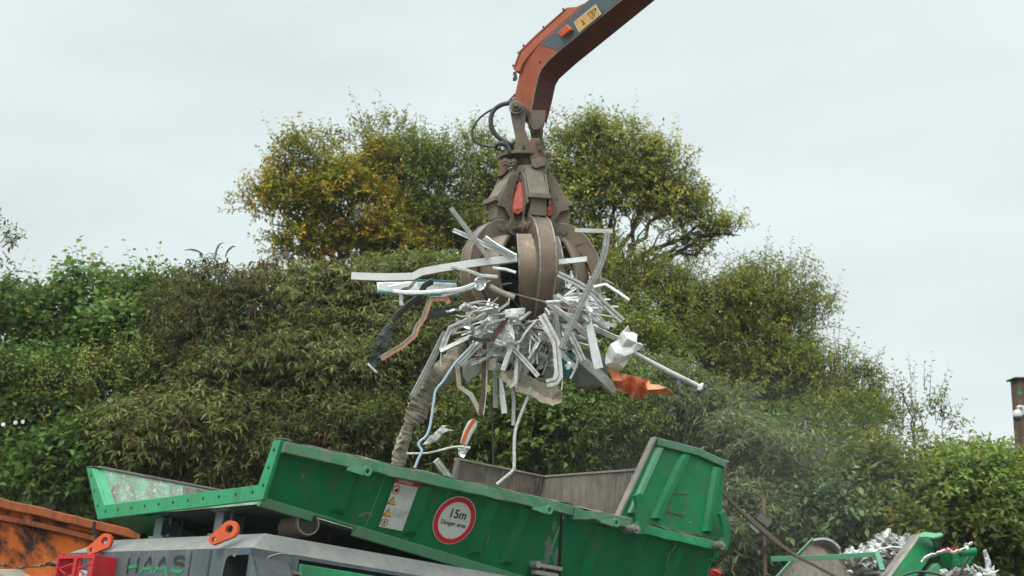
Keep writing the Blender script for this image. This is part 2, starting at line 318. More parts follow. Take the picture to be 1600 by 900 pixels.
# near side wall: left panel and right panel
SEAM = 3.28
def panel(u0, u1, name):
    mb = MB(); n = 8; U = np.linspace(u0, u1, n)
    poly = [sideP(u, -.09) for u in (u0, u1)] + [sideP(u, wb(u)) for u in U[::-1]]
    mb.prism(poly, MV * .02); return part(name, mb, M['green'], ma, bevel=.003)
wall_l = panel(.02, SEAM - .012, 'side_wall')
def wbr(u): return -1.25 - .1 * (u - 3.3)
mb = MB(); poly = [sideP(SEAM + .012, -.09), sideP(5.50, -.09), sideP(5.50, -.32), sideP(5.28, -1.05), sideP(5.1, -1.7), sideP(SEAM + .012, -1.7)]
mb.prism(poly, MV * .02); wall_r = part('side_wall', mb, M['green'], ma, bevel=.003)
wall_r['label'] = 'right hand panel of the hopper side behind the vertical seam'
# dark vertical seam between the two panels, scuffs and grime with a shape of their own
def spoly(pts, off, name, mat, parent):
    q = [side(x, y, off) for x, y in pts]; mb = MB(); mb.prism([Q(*p) for p in q], MV * .0008); return part(name, mb, M[mat], parent)
spoly([(875.5, 799), (879.5, 799), (876, 905), (871, 905)], .004, 'seam', 'black', wall_r)
def blot(cx, cy, rx, ry, lean, seed, mat, name='paint_scuff', off=.0015, n=18):
    g = np.random.default_rng(seed); pts = []
    for k in range(n):
        a = 6.283 * k / n; r = g.uniform(.45, 1.15); y = math.sin(a) * ry * r; pts.append((cx + math.cos(a) * rx * r - lean * y, cy + y))
    spoly(pts, off, name, mat, wall_l)
for a in ((857, 858, 8, 26, .1, 1, 'scuff'), (868, 872, 4, 20, .1, 2, 'scuff'), (848, 880, 7, 7, .2, 3, 'scuff'), (866, 822, 3, 12, .1, 4, 'scuff'), (573, 806, 6, 3, -.3, 5, 'sooty'), (570, 804, 12, 5, -.3, 7, 'scuff'), (474, 744, 2, 5, .3, 8, 'scuff'), (700, 772, 1.5, 6, .3, 9, 'scuff'), (763, 842, 1.2, 14, .25, 10, 'scuff'), (807, 838, 1.0, 22, .3, 11, 'green_pale')): blot(*a)

# ribs (trapezoid pressed channels)
def rib(u0, u1, wt, wbm, d=.045, parent=None, mat='green'):
    mb = MB(); c = .4
    b = [sideP(u0, wt), sideP(u1, wt), sideP(u1, wbm), sideP(u0, wbm)]; w_ = u1 - u0
    t_ = [sideP(u0 + w_ * .25, wt - .01, d), sideP(u1 - w_ * .25, wt - .01, d), sideP(u1 - w_ * .25, wbm + .04, d), sideP(u0 + w_ * .25, wbm + .04, d)]
    mb.hexa(b, t_); return part('rib', mb, M[mat], parent or ma, bevel=.004)
for (x0, y0, par) in ((549, 735, wall_l), (666, 757, wall_l), (772, 777, wall_l), (822, 790, wall_l)):
    u = side(x0, y0)[0]; rib(u - .075, u + .085, -.10, wb(u) + .05, parent=par)
for (x0, y0) in ((937, 832), (1000, 835), (1066, 845)):
    u = side(x0, y0)[0]; rib(u - .08, u + .085, -.12, -1.55, parent=wall_r)
# fine weld line on the first bay
u = side(600, 750)[0]; mb = MB(); mb.tube([sideP(u, -.1, .001), sideP(u - .02, wb(u) + .02, .001)], .004, 6); part('weld_line', mb, M['green_pale'], wall_l)
# rim: box flange along the top
def rimbox(u0, u1, w0, w1, v0, v1, mat, name='rim', parent=ma, seed=0, amp=.004):
    n = max(3, int((u1 - u0) / .12)); rg = np.random.default_rng(seed); mb = MB(); V = []
    for i in range(n + 1):
        u = u0 + (u1 - u0) * i / n; a = rg.normal(0, amp, 4)
        V += [Q(u, v0 + a[0], w0 + a[1]), Q(u, v1, w0), Q(u, v1, w1 + a[2]), Q(u, v0 + a[3], w1 + a[2])]
    F = [(i * 4 + j, i * 4 + (j + 1) % 4, (i + 1) * 4 + (j + 1) % 4, (i + 1) * 4 + j) for i in range(n) for j in range(4)] + [(0, 1, 2, 3), (n * 4 + 3, n * 4 + 2, n * 4 + 1, n * 4)]
    mb.add(V, F); return part(name, mb, M[mat], parent, bevel=.006)
rm = rimbox(0, SEAM + .03, -.098, 0, -.055, .09, 'rim', seed=1)
part_top = rimbox(.03, SEAM + .03, .002, .012, -.045, .10, 'rimtop', 'rim_cap', rm, 2)
rm2 = rimbox(SEAM + .05, 4.12, -.115, -.012, -.06, .09, 'rim', seed=3, amp=.008)
rimbox(SEAM + .1, 4.05, -.01, .002, -.05, .10, 'rimtop', 'rim_cap', rm2, 4)
rm3 = rimbox(4.10, 5.47, -.135, -.04, -.062, .08, 'green_lip', seed=5, amp=.004)
rimbox(4.25, 5.40, -.036, -.012, -.02, .05, 'brown', 'hinge_seam', rm3, 6, .009)
# paler green strip along the foot of the near side
mb = MB(); U = np.linspace(0, 3.25, 14)
V = [];
for u in U: V += [sideP(u, wb(u) + .005, .002), sideP(u, wb(u) - .012, .10), sideP(u, wb(u) - .10, .085), sideP(u, wb(u) - .10, .0)]
F = [(i * 4 + j, i * 4 + (j + 1) % 4, i * 4 + 4 + (j + 1) % 4, i * 4 + 4 + j) for i in range(len(U) - 1) for j in range(4)] + [(0, 1, 2, 3), tuple(len(V) - 1 - k for k in range(4))]
fl = MB()
def footseg(u0, u1, lo=.085):
    n = 6; V = []
    for u in np.linspace(u0, u1, n): V += [sideP(u, wb(u) + .012, .0), sideP(u, wb(u) - .0, .055), sideP(u, wb(u) - lo, .05), sideP(u, wb(u) - lo, .0)]
    F = [(i * 4 + j, i * 4 + (j + 1) % 4, i * 4 + 4 + (j + 1) % 4, i * 4 + 4 + j) for i in range(n - 1) for j in range(4)] + [(3, 2, 1, 0), tuple((n - 1) * 4 + k for k in range(4))]
    fl.add(V, F)
footseg(-.02, .52, .07); footseg(.52, .98, .02); footseg(.98, 3.26, .085)
part('bottom_flange', fl, M['green_pale'], ma, bevel=.004)

# open end frame facing left: right post, sill, far post, bolted
E0 = onplane(412, 782, (1, 0, 0), 0); E1 = onplane(158, 812, (1, 0, 0), 0); T1 = onplane(140, 733, (1, 0, 0), 0)
def EP(v, w, u=0): return Q(u, v, w)
ft = .13
a_, b_, c_, d_ = (0.0, 0.0), (E0[1], E0[2] + .0), (E1[1], E1[2]), (T1[1], T1[2])
# outline of the U-shaped frame in (v, w)
outer = [(-.04, .01), (E0[1] - .03, E0[2] - .0), (E1[1] + .02, E1[2]), (T1[1] + .02, T1[2] + .01)]
inner = [(T1[1] - .12, T1[2] + .0), (E1[1] - .08, E1[2] + .14), (E0[1] + .08, E0[2] + .13), (.085, .01)]
mb = MB()
ring_ = outer + inner
mb.prism([Q(-.03, v, w) for v, w in ring_], MU * .035)
# returns of the frame going inward
for (p, q) in ((inner[0], inner[1]), (inner[1], inner[2]), (inner[2], inner[3])):
    p, q = V3(0, *p), V3(0, *q); d = nrm(q - p); nn = V3(0, -d[2], d[1]) * .012
    c = [p, q, q + nn, p + nn]
    mb.prism([Q(.006, *x[1:]) for x in c], MU * .10)
ef = part('end_frame', mb, M['green_lip'], ma, bevel=.004)
mbb = MB(); holes = []
for k in range(11):
    f_ = (k + .4) / 11; v = E1[1] * (1 - f_) + E0[1] * f_; w = E1[2] * (1 - f_) + E0[2] * f_ + .075
    holes.append((v - .02, w))
for f_ in (.25, .55, .85): holes.append((E1[1] + (T1[1] - E1[1]) * f_ - .06, E1[2] + (T1[2] - E1[2]) * f_)); holes.append((E0[1] * (1 - f_) + .03, E0[2] * (1 - f_)))
for v, w in holes: mbb.ring(Q(-.034, v, w), Q(-.030, v, w), .0135, .001, 10)
part('bolt_hole', mbb, M['black'], ef)
# thin rusty edge caps on the two posts
mb = MB(); mb.prism([Q(-.031, -.045, .018), Q(-.031, .10, .018), Q(.07, .10, .018), Q(.07, -.045, .018)], MW * .006); part('edge_cap', mb, M['rimtop'], ef)
mb = MB(); mb.prism([Q(-.031, T1[1] - .12, T1[2] + .016), Q(-.031, T1[1] + .02, T1[2] + .016), Q(.07, T1[1] + .02, T1[2] + .016), Q(.07, T1[1] - .12, T1[2] + .016)], MW * .006)
part('edge_cap', mb, M['rimtop'], ef)
# far side wall: worn inner face, rim falling away, then the high dirty wing, the end wall
FV = T1[1] - .12
mb = MB()
def farP(u, w, off=0): return Q(u, FV + .38 * w + off, w)
mb.prism([farP(.08, 0), farP(5.3, 0), farP(5.3, -.75), farP(.08, -.50)], MV * .03)
fw = part('far_side_wall', mb, M['green_worn'], ma)
mb = MB(); mb.prism([farP(.05, .0, -.02), farP(4.0, .0, -.02), farP(4.0, .0, .06), farP(.05, .0, .06)], MW * .02); part('rim', mb, M['rimtop'], fw)
mb = MB(); mb.prism([farP(1.02, -.03, -.006), farP(1.34, -.03, -.006), farP(1.30, -.5, -.006), farP(1.0, -.5, -.006)], MV * .004); part('bare_patch', mb, M['inner'], fw)
F1 = onplane(713, 718, (0, 1, 0), 3.2); F2 = onplane(850, 746, (0, 1, 0), 3.2)
E2 = onplane(1000, 735, (1, 0, 0), F2[0]); EE = onplane(1085, 700, (0, 1, 0), .12)
def slope_in(p, w): return V3(p[0], p[1] + .16 * (p[2] - w), w)      # leans outwards going down
mb = MB()
mb.prism([Q(*F1), Q(*F2), Q(*slope_in(F2, -.9)), Q(*slope_in(F1, -.9))], MV * .03)
fw2 = part('far_wing_wall', mb, M['inner'], ma)
mb = MB(); mb.prism([Q(*(F1 + V3(0, -.025, 0))), Q(*(F2 + V3(0, -.025, 0))), Q(*(F2 + V3(0, .05, 0))), Q(*(F1 + V3(0, .05, 0)))], MW * .022)
mb.prism([Q(*(F1 + V3(0, -.03, 0))), Q(*(F1 + V3(.04, -.03, 0))), Q(*(slope_in(F1 + V3(.04, -.03, 0), -.5))), Q(*(slope_in(F1 + V3(0, -.03, 0), -.5)))], MV * .02)
part('edge_trim', mb, M['rimtop'], fw2)
top_w = E2[2]; NE = V3(F2[0] + .0, .15, .88)
mb = MB(); mb.prism([Q(*F2), Q(*E2), Q(*NE), Q(NE[0], .4, -.9), Q(F2[0], F2[1] + .2, -.9)], MU * .03)
ew = part('end_wall', mb, M['inner'], ma)
mb = MB()
for p_, q_ in ((F2, E2), (E2, NE)): mb.prism([Q(*(p_ + V3(-.02, 0, 0))), Q(*(q_ + V3(-.02, 0, 0))), Q(*(q_ + V3(.05, 0, 0))), Q(*(p_ + V3(.05, 0, 0)))], MW * .022)
part('edge_trim', mb, M['rimtop'], ew)
mb = MB()
for du in (-.05, -.11): mb.tube([Q(*(F2 + V3(du, -.012, -.01))), Q(*slope_in(F2 + V3(du, -.012, 0), -.6))], .012, 6)
part('corner_weld', mb, M['inner'], ew)
# near raised wing with ribs, top cap, inner return
WN = lambda x, y, off=0: onplane(x, y, (0, 1, -.10), -off)
def wingP(u, w, off=0): return Q(u, .10 * w - off, w)
wTL = WN(1024, 686); wTM = WN(1087, 702); wTR = WN(1129, 721); wBL = WN(968, 803); wBR = WN(1128, 842)
mb = MB(); mb.prism([Q(*wBL), Q(*wTL), Q(*wTM), Q(*(wTM + V3(0, 0, -1)))], MV * .025)
wing = MB(); wing.prism([wingP(wBL[0], -.03), wingP(wTL[0], wTL[2]), wingP(wTM[0], wTM[2]), wingP(wTR[0], wTR[2]), wingP(wBR[0], -.03)], MV * .025)
wg = part('wing_panel', wing, M['green'], ma, bevel=.004)
mb = MB()
for p_, q_ in ((wTL, wTM), (wTM, wTR)):
    c = [wingP(p_[0], p_[2] + .012, .05), wingP(q_[0] + .0, q_[2] + .012, .05), wingP(q_[0] + .0, q_[2] + .012, -.07), wingP(p_[0], p_[2] + .012, -.07)]
    mb.prism(c, MW * -.085)
part('top_rail', mb, M['rim'], wg, bevel=.01)
mb = MB()   # inner return plate along the slanted left edge
pA, pB = wBL, wTL; d_ = V3(-.018, 0, .008)
mb.prism([Q(pA[0] - .03, -.02, 0.005), Q(pB[0] - .03, .06, pB[2] + .015), Q(pB[0] - .03 + .0, .135, pB[2] + .015), Q(pA[0] - .03, .05, 0.005)], MU * .03)
part('inner_return', mb, M['rimtop'], wg, bevel=.004)
def wrib(tx, ty, bx, by, wd, d=.05, mat='green'):
    a1, b1 = WN(tx, ty), WN(bx, by); mb = MB()
    b = [wingP(a1[0] - wd / 2, a1[2]), wingP(a1[0] + wd / 2, a1[2]), wingP(b1[0] + wd / 2, b1[2]), wingP(b1[0] - wd / 2, b1[2])]
    t_ = [wingP(a1[0] - wd / 4, a1[2] - .01, d), wingP(a1[0] + wd / 4, a1[2] - .01, d), wingP(b1[0] + wd / 4, b1[2] + .01, d), wingP(b1[0] - wd / 4, b1[2] + .01, d)]
    mb.hexa(b, t_); part('rib', mb, M[mat], wg, bevel=.004)
wrib(1070, 710, 1023, 812, .15); wrib(1119, 730, 1103, 832, .13); wrib(1031, 698, 985, 803, .11, .03, 'green_pale')
mb = MB(); c4 = [WN(1053, 770), WN(1072, 773), WN(1066, 806), WN(1045, 800)]
for i in (0, 1, 2): mb.tube([wingP(c4[i][0], c4[i][2], .003), wingP(c4[i + 1][0], c4[i + 1][2], .003)], .006, 5)
for c in c4: mb.box(wingP(c[0], c[2], .004), MU * .022, MW * .012, MV * .004)
part('rust_outline', mb, M['brown'], wg)
# right end: corner cheek plate of the end seen edge on
mb = MB(); mb.prism([Q(wTR[0] + .0, .08, wTR[2]), Q(wTR[0] + .12, .5, wTR[2] - .02), Q(5.62, .5, -.4), Q(5.52, .04, -.2)], MU * .02)
part('cheek_plate', mb, M['green'], ma)
# hook brackets with pins
def hook(px, py, name='hook_bracket'):
    p = side(px, py, .09); u, w = p[0], p[2]
    prof = [(-.11, .23), (-.02, .27), (.075, .12), (.085, -.03), (.05, -.14), (-.06, -.16), (-.075, -.06), (-.03, -.02), (-.045, .1)]
    mb = MB(); mb.prism([Q(u + a, -.12, w + b) for a, b in prof], MV * .05); h = part(name, mb, M['green'], ma, bevel=.006)
    mb = MB(); mb.cyl(Q(u - .1, -.17, w - .11), Q(u - .1, .0, w - .11), .045, 16); mb.cyl(Q(u - .1, -.2, w - .11), Q(u - .1, -.15, w - .11), .025, 12); part('pin', mb, M['edge'], h)
hook(998, 812); hook(1131, 838)
for (x, y) in ((566, 737), (850, 797), (955, 817)):
    p = side(x, y, .06); mb = MB(); mb.ring(Q(p[0], -.10, p[2]), Q(p[0], -.075, p[2]), .045, .022, 20); mb.prism([Q(p[0] - .2, -.095, p[2] - .03), Q(p[0] - .03, -.095, p[2] - .045), Q(p[0] - .03, -.095, p[2] + .03), Q(p[0] - .2, -.095, p[2] - .005)], MV * .02)
    part('lifting_eye', mb, M['green_pale'], ma, bevel=.002)
p = side(855, 886, .05); mb = MB(); mb.box(Q(p[0], p[1], p[2]), MU * .16, MV * .05, MW * .018); mb.box(Q(p[0] - .02, p[1], p[2] - .07), MU * .15, MV * .035, MW * .02); mb.cyl(Q(p[0] - .17, p[1] - .07, p[2]), Q(p[0] - .17, p[1] + .04, p[2]), .035, 12)
part('latch', mb, M['rimtop'], ma, bevel=.004)
pts = [side(x, y, .03) for x, y in ((1032, 822), (1046, 828), (1055, 842), (1056, 852), (1046, 866), (1042, 882), (1043, 889))]
mb = MB(); mb.tube([Q(*p) for p in pts], .006, 6); part('loose_wire', mb, M['edge'], ma)
# hopper floor, underside, black sheets added as the shade beneath
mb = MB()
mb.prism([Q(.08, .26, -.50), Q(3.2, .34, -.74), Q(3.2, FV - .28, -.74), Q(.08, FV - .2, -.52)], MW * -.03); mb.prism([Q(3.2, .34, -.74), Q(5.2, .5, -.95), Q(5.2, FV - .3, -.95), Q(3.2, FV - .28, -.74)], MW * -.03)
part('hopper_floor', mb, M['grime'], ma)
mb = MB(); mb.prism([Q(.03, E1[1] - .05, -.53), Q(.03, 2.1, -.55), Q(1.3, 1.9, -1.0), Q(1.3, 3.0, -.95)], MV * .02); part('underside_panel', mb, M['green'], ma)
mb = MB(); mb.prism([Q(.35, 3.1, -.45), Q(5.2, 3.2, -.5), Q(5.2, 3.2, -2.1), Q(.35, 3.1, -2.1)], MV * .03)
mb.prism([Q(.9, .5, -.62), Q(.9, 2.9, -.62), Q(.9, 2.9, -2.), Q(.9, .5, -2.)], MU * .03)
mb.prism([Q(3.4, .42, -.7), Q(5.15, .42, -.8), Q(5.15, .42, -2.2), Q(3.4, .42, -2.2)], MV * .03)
part('underhopper_shade', mb, M['black'], ma)
# bracing plates and the exhaust under the near corner
a1 = onplane(383, 838, (1, 0, 0), .55)
mb = MB(); mb.prism([Q(.5, .45, -.62), Q(.5, 1.7, -.95), Q(.5, .45, -.98)], MU * .02); part('brace_plate', mb, M['grey_dark'], ma)
c1 = onplane(455, 825, (0, 1, 0), .50); c2 = onplane(480, 819, (0, 1, 0), .22)
mb = MB(); mb.cyl(Q(*c1) - nrm(Q(*c2) - Q(*c1)) * .05, Q(*c2), .105, 28, .08)
ex = part('exhaust_pipe', mb, M['shroud'], ma, smooth=True)
dd = nrm(Q(*c2) - Q(*c1) + V3(0, -.10, .02)); e0 = Q(*c2)
mb = MB(); mb.ring(e0 - dd * .06, e0 + dd * .03, .100, .088, 28); mb2 = MB(); mb2.cyl(e0 - dd * .02, e0 + dd * .022, .089, 24)
part('pipe_collar', mb, M['shroud'], ex); part('pipe_mouth', mb2, M['black'], ex)

# grey body: chamfered box, end face with a recess, long side
V0, V1_, B0 = -.10, 3.98, -.16
t_u = onplane(424, 834, (0, 1, 0), .06)           # top corner of the chamfer
WT = t_u[2]; wl = onplane(406, 855, (1, 0, 0), B0)[2]
vL = onplane(105, 878, (1, 0, 0), B0)[1]
UL, VL_ = 5.3, vL
top = [(B0 + .20, .10), (UL, .10), (UL, VL_ - .25), (B0 + .20, VL_ - .42)]
low = [(B0, V0 + .06), (UL, V0 + .06), (UL, VL_), (B0, VL_)]
mb = MB()
Tt = [Q(u, v, WT) for u, v in top]; Ll = [Q(u, v, wl) for u, v in low]
mb.add(Tt + Ll, [(0, 1, 2, 3), (0, 1, 5, 4), (1, 2, 6, 5), (2, 3, 7, 6), (3, 0, 4, 7)])
part('body_top', mb, M['grey_top'], ma, bevel=.01)
# end face with trapezoid opening
def EF(x, y): return onplane(x, y, (1, 0, 0), B0)
h_ = [EF(354, 868), EF(393, 866), EF(401, 900), EF(403, 935), EF(340, 935), EF(347, 900)]
h_ = [(p[1], p[2]) for p in h_]
def round_poly(pl, r=.06, n=5):
    o = []; pl = [np.array(p) for p in pl]
    for i, p in enumerate(pl):
        a, b = pl[i - 1], pl[(i + 1) % len(pl)]; da, db = (a - p), (b - p); la, lb = np.linalg.norm(da), np.linalg.norm(db); q = min(r, la * .45, lb * .45)
        s, e = p + da / la * q, p + db / lb * q
        for k in range(n + 1): t = k / n; o.append(tuple((1 - t) ** 2 * s + 2 * t * (1 - t) * p + t * t * e))
    return o
vl = V0 + .06
face = [(vl, wl), (VL_, wl), (VL_, -2.3), (vl, -2.3)]
eb = plate2d(face, [round_poly(h_, .07)], Q(B0 + .012, 0, 0), MV, MW, .024); bf = part('body_end', eb, M['grey_body'], ma)
hr = round_poly(h_, .07); mb = MB(); n = len(hr)
mb.add([Q(B0 + .001, *p) for p in hr] + [Q(B0 + .35, *p) for p in hr], [(i, (i + 1) % n, n + (i + 1) % n, n + i) for i in range(n)]); part('recess_wall', mb, M['grey_dark'], bf)
mb = MB(); mb.prism([Q(B0 + .35, p[0], p[1]) for p in hr], MU * .01); part('recess_back', mb, M['black'], bf)
# long side with green door
Ws = lambda x, y: onplane(x, y, (0, 1, 0), vl)
g0 = Ws(467, 874)
mb = MB()
def SP(u, w, off=0): return Q(u, vl - off, w)
dl, dt = g0[0], g0[2] - .0
for (u0, u1, w0, w1) in ((B0 + .026, dl, wl, -2.3), (dl, UL, wl, dt)): mb.prism([SP(u0, w0), SP(u1, w0), SP(u1, w1), SP(u0, w1)], MV * .03)
part('body_side', mb, M['grey_body'], ma)
mb = MB(); mb.prism([SP(dl, dt, -.05), SP(UL, dt, -.05), SP(UL, -2.3, -.05), SP(dl, -2.3, -.05)], MV * .02); part('door_gap', mb, M['black'], ma)
mb = MB(); mb.prism([SP(dl + .012, dt - .035, .01), SP(UL - .1, dt - .035, .01), SP(UL - .1, -2.25, .01), SP(dl + .012, -2.25, .01)], MV * .03); dr = part('side_door', mb, M['green_lip'], ma, bevel=.006)
mb = MB(); hp = Ws(458, 895); mb.box(Q(hp[0], vl - .02, hp[2]), MU * .06, MV * .02, MW * .012); part('handle', mb, M['edge'], dr)
# seams, bolts and a pale arc on the body
mb = MB()
for x in (297, 327):
    p = EF(x, 880); mb.prism([Q(B0 - .001, p[1] - .012, wl - .01), Q(B0 - .001, p[1] + .012, wl - .01), Q(B0 - .001, p[1] + .012, -2.2), Q(B0 - .001, p[1] - .012, -2.2)], -MU * .006)
part('stiffener_seam', mb, M['grey_dark'], bf, bevel=.002)
mb = MB(); pts = [Ws(x, y) for x, y in ((407, 884), (412, 876), (422, 869), (437, 865), (452, 863), (462, 862))]; mb.tube([SP(p[0], min(p[2], wl - .004), .001) for p in pts], [.002, .004, .005, .005, .004, .002], 5); part('pale_arc', mb, M['edge'], bf)
mb = MB()
for v_ in (V0 + .3, VL_ - .1): mb.cyl(Q(B0 - .012, v_, wl - .06), Q(B0 + .004, v_, wl - .06), .018, 6)
part('bolt', mb, M['edge'], bf)
# track units under the body (below the picture)
mb = MB()
for v in (.2, 3.2): mb.prism([V3(*(Q(u, v, 0)[:2]), z) for u, z in ((.3, .35), (.7, .02), (4.9, .02), (5.3, .4), (4.9, .8), (.7, .8))], MV * .5)
part('track', mb, M['black'], ma)
# support posts between body and end sill
for (xa, ya, xb, yb, v_) in ((250, 812, 247, 848, 2.35), (345, 803, 342, 838, 1.12)):
    tp = onplane(xa, ya, (1, 0, 0), .1); bt = onplane(xb, yb, (1, 0, 0), .1); mb = MB()
    v_ = (tp[1] + bt[1]) / 2; w0, w1 = WT - .0, -.53
    mb.box(Q(.09, v_, (w0 + w1) / 2), MV * .075, MU * .008, MW * (w1 - w0) / 2); mb.box(Q(.19, v_, (w0 + w1) / 2), MV * .008, MU * .09, MW * (w1 - w0) / 2)
    mb.box(Q(.29, v_, (w0 + w1) / 2), MV * .075, MU * .008, MW * (w1 - w0) / 2)
    mb.box(Q(.19, v_ - .04, w0 + .012), MV * .15, MU * .14, MW * .012); mb.box(Q(.19, v_ - .04, w1 - .0), MV * .15, MU * .14, MW * .012)
    po = part('support_post', mb, M['grey_body'], ma, bevel=.003)
    mb = MB()
    for dv, dw in ((-.12, w0 + .03), (.1, w0 + .03), (-.12, w1 - .04)): mb.cyl(Q(.14, v_ + dv, dw - .01), Q(.14, v_ + dv, dw + .02), .018, 8)
    mb.cyl(Q(.15, v_ - .13, w0 + .16), Q(.13, v_ - .13, w0 + .16), .022, 10)
    part('bolt', mb, M['grey_body'], po)
# orange lifting lugs, tilted plates with two holes
def lug(px, py, half):
    c = onplane(px, py, (1, 0, 0), B0 + .02); Oo = Q(*c); ang = math.radians(27)
    hh = nrm(V3(.93, -.30, 0)); X_ = hh * math.cos(ang) + MW * math.sin(ang); Y_ = -hh * math.sin(ang) + MW * math.cos(ang)
    L, r1, r2 = .07, .078, .048
    out_ = [(L + r1 * math.cos(a), r1 * math.sin(a)) for a in np.linspace(-1.35, 1.65, 16)] + [(-L - .01 + r2 * math.cos(a), -.01 + r2 * math.sin(a)) for a in np.linspace(1.75, 4.3, 12)]
    pl = plate2d([(x, y * 1.0) for x, y in out_], [circ(L + .005, .005, .036), circ(-L - .01, -.012, .021)], Oo - MU * .06, X_, Y_, .045)
    part('lifting_lug', pl, M['lug'], ma, bevel=.006)
lug(358, 836, .2); lug(164, 853, .2)
# red lamp guard with lamp
def guard():
    p0 = EF(184, 872); pm = EF(157, 871); p1 = EF(128, 872); r = empty('lamp_guard', Q(B0, p0[1], p0[2])); r.parent = ma; r.location = tuple(Q(B0, p0[1], p0[2]) - absloc(ma))
    v0, vm, v1, w0 = p0[1], pm[1], p1[1], p0[2]; d = .22; H = .5; mb = MB()
    def bar(a, b, s=.014): mb.sweep([a, b], [(-s, -s), (s, -s), (s, s), (-s, s)], up=MU)
    def pan(v_a, v_b, w): mb.prism([Q(B0 - d, v_a, w0), Q(B0 - d, v_b, w0), Q(B0 - d, v_b, w0 - H), Q(B0 - d, v_a, w0 - H)], MU * .008)
    pan(v0, v0 + .13, 0); pan(vm - .0, vm - .07, 0)
    for vv in (v0, vm, v1): mb.prism([Q(B0 - d, vv, w0), Q(B0 - .002, vv, w0), Q(B0 - .002, vv, w0 - H), Q(B0 - d, vv, w0 - H)], MV * .010) if vv != vm else None
    for (a, b) in ((v0, vm), (vm + .03, v1)):
        bar(Q(B0 - d, a, w0 - .015), Q(B0 - d, b, w0 - .015), .018)
        bar(Q(B0 - d, b, w0), Q(B0 - d, b, w0 - H), .02); bar(Q(B0 - d, a, w0), Q(B0 - d, a, w0 - H), .02)
        for k in range(4):
            ww = w0 - .07 - k * .11; bar(Q(B0 - d, a, ww), Q(B0 - d, b, ww - .06), .008); bar(Q(B0 - d, b, ww - .05), Q(B0 - d, (a + b) / 2, ww - .11), .007)
    bar(Q(B0 - .01, vm, w0), Q(B0 - d, vm, w0), .02); bar(Q(B0 - .01, v1, w0), Q(B0 - d, v1, w0), .02)
    part('guard_frame', mb, M['red'], r, bevel=.002)
    mb = MB(); c = Q(B0 - .09, (vm + v0) / 2 + .32, w0 - .22); mb.cyl(c + MU * .06, c - MU * .04, .095, 24); mb.cyl(c - MU * .04, c - MU * .07, .08, 24, .05); part('lamp', mb, M['whiteplastic'], r)
guard()
# machine maker's lettering on the end face: H A A S, black over green, with a green swoosh
def glyphs():
    h = .165; blk, grn = MB(), MB(); u_ = B0 - .0025
    pts = EF(196, 897), EF(289, 894); vA, vB = EF(198, 885)[1], EF(288, 885)[1]; wB = EF(240, 896)[2]; wT_ = EF(240, 871)[2]; h = wT_ - wB
    W_ = (vA - vB)
    def p2(x, y): return Q(u_, vA - x * W_, wB + y * h)
    def stroke(mb, pl, w=.05):
        for a, b in zip(pl[:-1], pl[1:]):
            A, B = p2(*a), p2(*b); d = nrm(B - A); n_ = np.cross(d, MU) * w * h * 2.3
            mb.prism([A - n_, B - n_, B + n_, A + n_], -MU * .002)
    stroke(blk, [(.03, 0), (.03, 1)]); stroke(blk, [(.20, .05), (.20, 1)]); stroke(grn, [(.03, .42), (.20, .47)])
    for x0 in (.27, .51):
        stroke(grn, [(x0, 0), (x0 + .055, .42)], .045); stroke(blk, [(x0 + .055, .42), (x0 + .13, 1)], .05)
        stroke(grn, [(x0 + .05, .30), (x0 + .17, .30)], .04); stroke(blk, [(x0 + .13, 1), (x0 + .165, .5)], .05)
    stroke(grn, [(.435, .5), (.47, 0)], .045); stroke(grn, [(.675, .5), (.72, 0), (.78, -.5)], .06)
    s_ = [(.99, .82), (.95, .97), (.86, .97), (.82, .80), (.85, .62), (.96, .55), (1.0, .38)]; stroke(blk, s_)
    stroke(grn, [(1.0, .38), (.97, .12), (.86, .10), (.80, .25)])
    part('lettering', blk, M['ink'], bf); part('lettering', grn, M['green_lip'], bf)
    tx = text_mb('Recycling Systems', h * .62, Q(u_ - .001, vA - .44 * W_, wB - h * .42), -MV, MW, sx=1.0); part('lettering', tx, M['ink'], bf)
glyphs()
# danger sign and instruction sticker on the long side
sd_dir = nrm(sideP(0, -1) - sideP(0, 0)) * -1     # up along the leaning side
def sgn():
    c = side(710, 813, .012); O_ = sideP(c[0], c[2], .012); r = .235; sg = empty('danger_sign', O_); sg.parent = ma; sg.location = tuple(O_ - absloc(ma))
    nn = nrm(np.cross(MU, sd_dir)); nn = nn if nn @ MV < 0 else -nn
    def disc(r, k, ri=0): return plate2d(circ(0, 0, r, 56), [circ(0, 0, ri, 48)] if ri else [], O_ + nn * (.004 * k), MU, sd_dir, .003)
    part('sign_face', disc(r, 0), M['sticker'], sg); part('sign_ring', disc(r * .965, 1, r * .77), M['signred'], sg)
    part('lettering', text_mb('15m', r * .50, O_ + nn * .005 + sd_dir * r * .26 + MU * r * .06, MU, sd_dir, sx=1.0, bold=.0012), M['ink'], sg)
    part('lettering', text_mb('Danger area', r * .25, O_ + nn * .005 - sd_dir * r * .14, MU, sd_dir, sx=1.0), M['ink'], sg)
sgn()
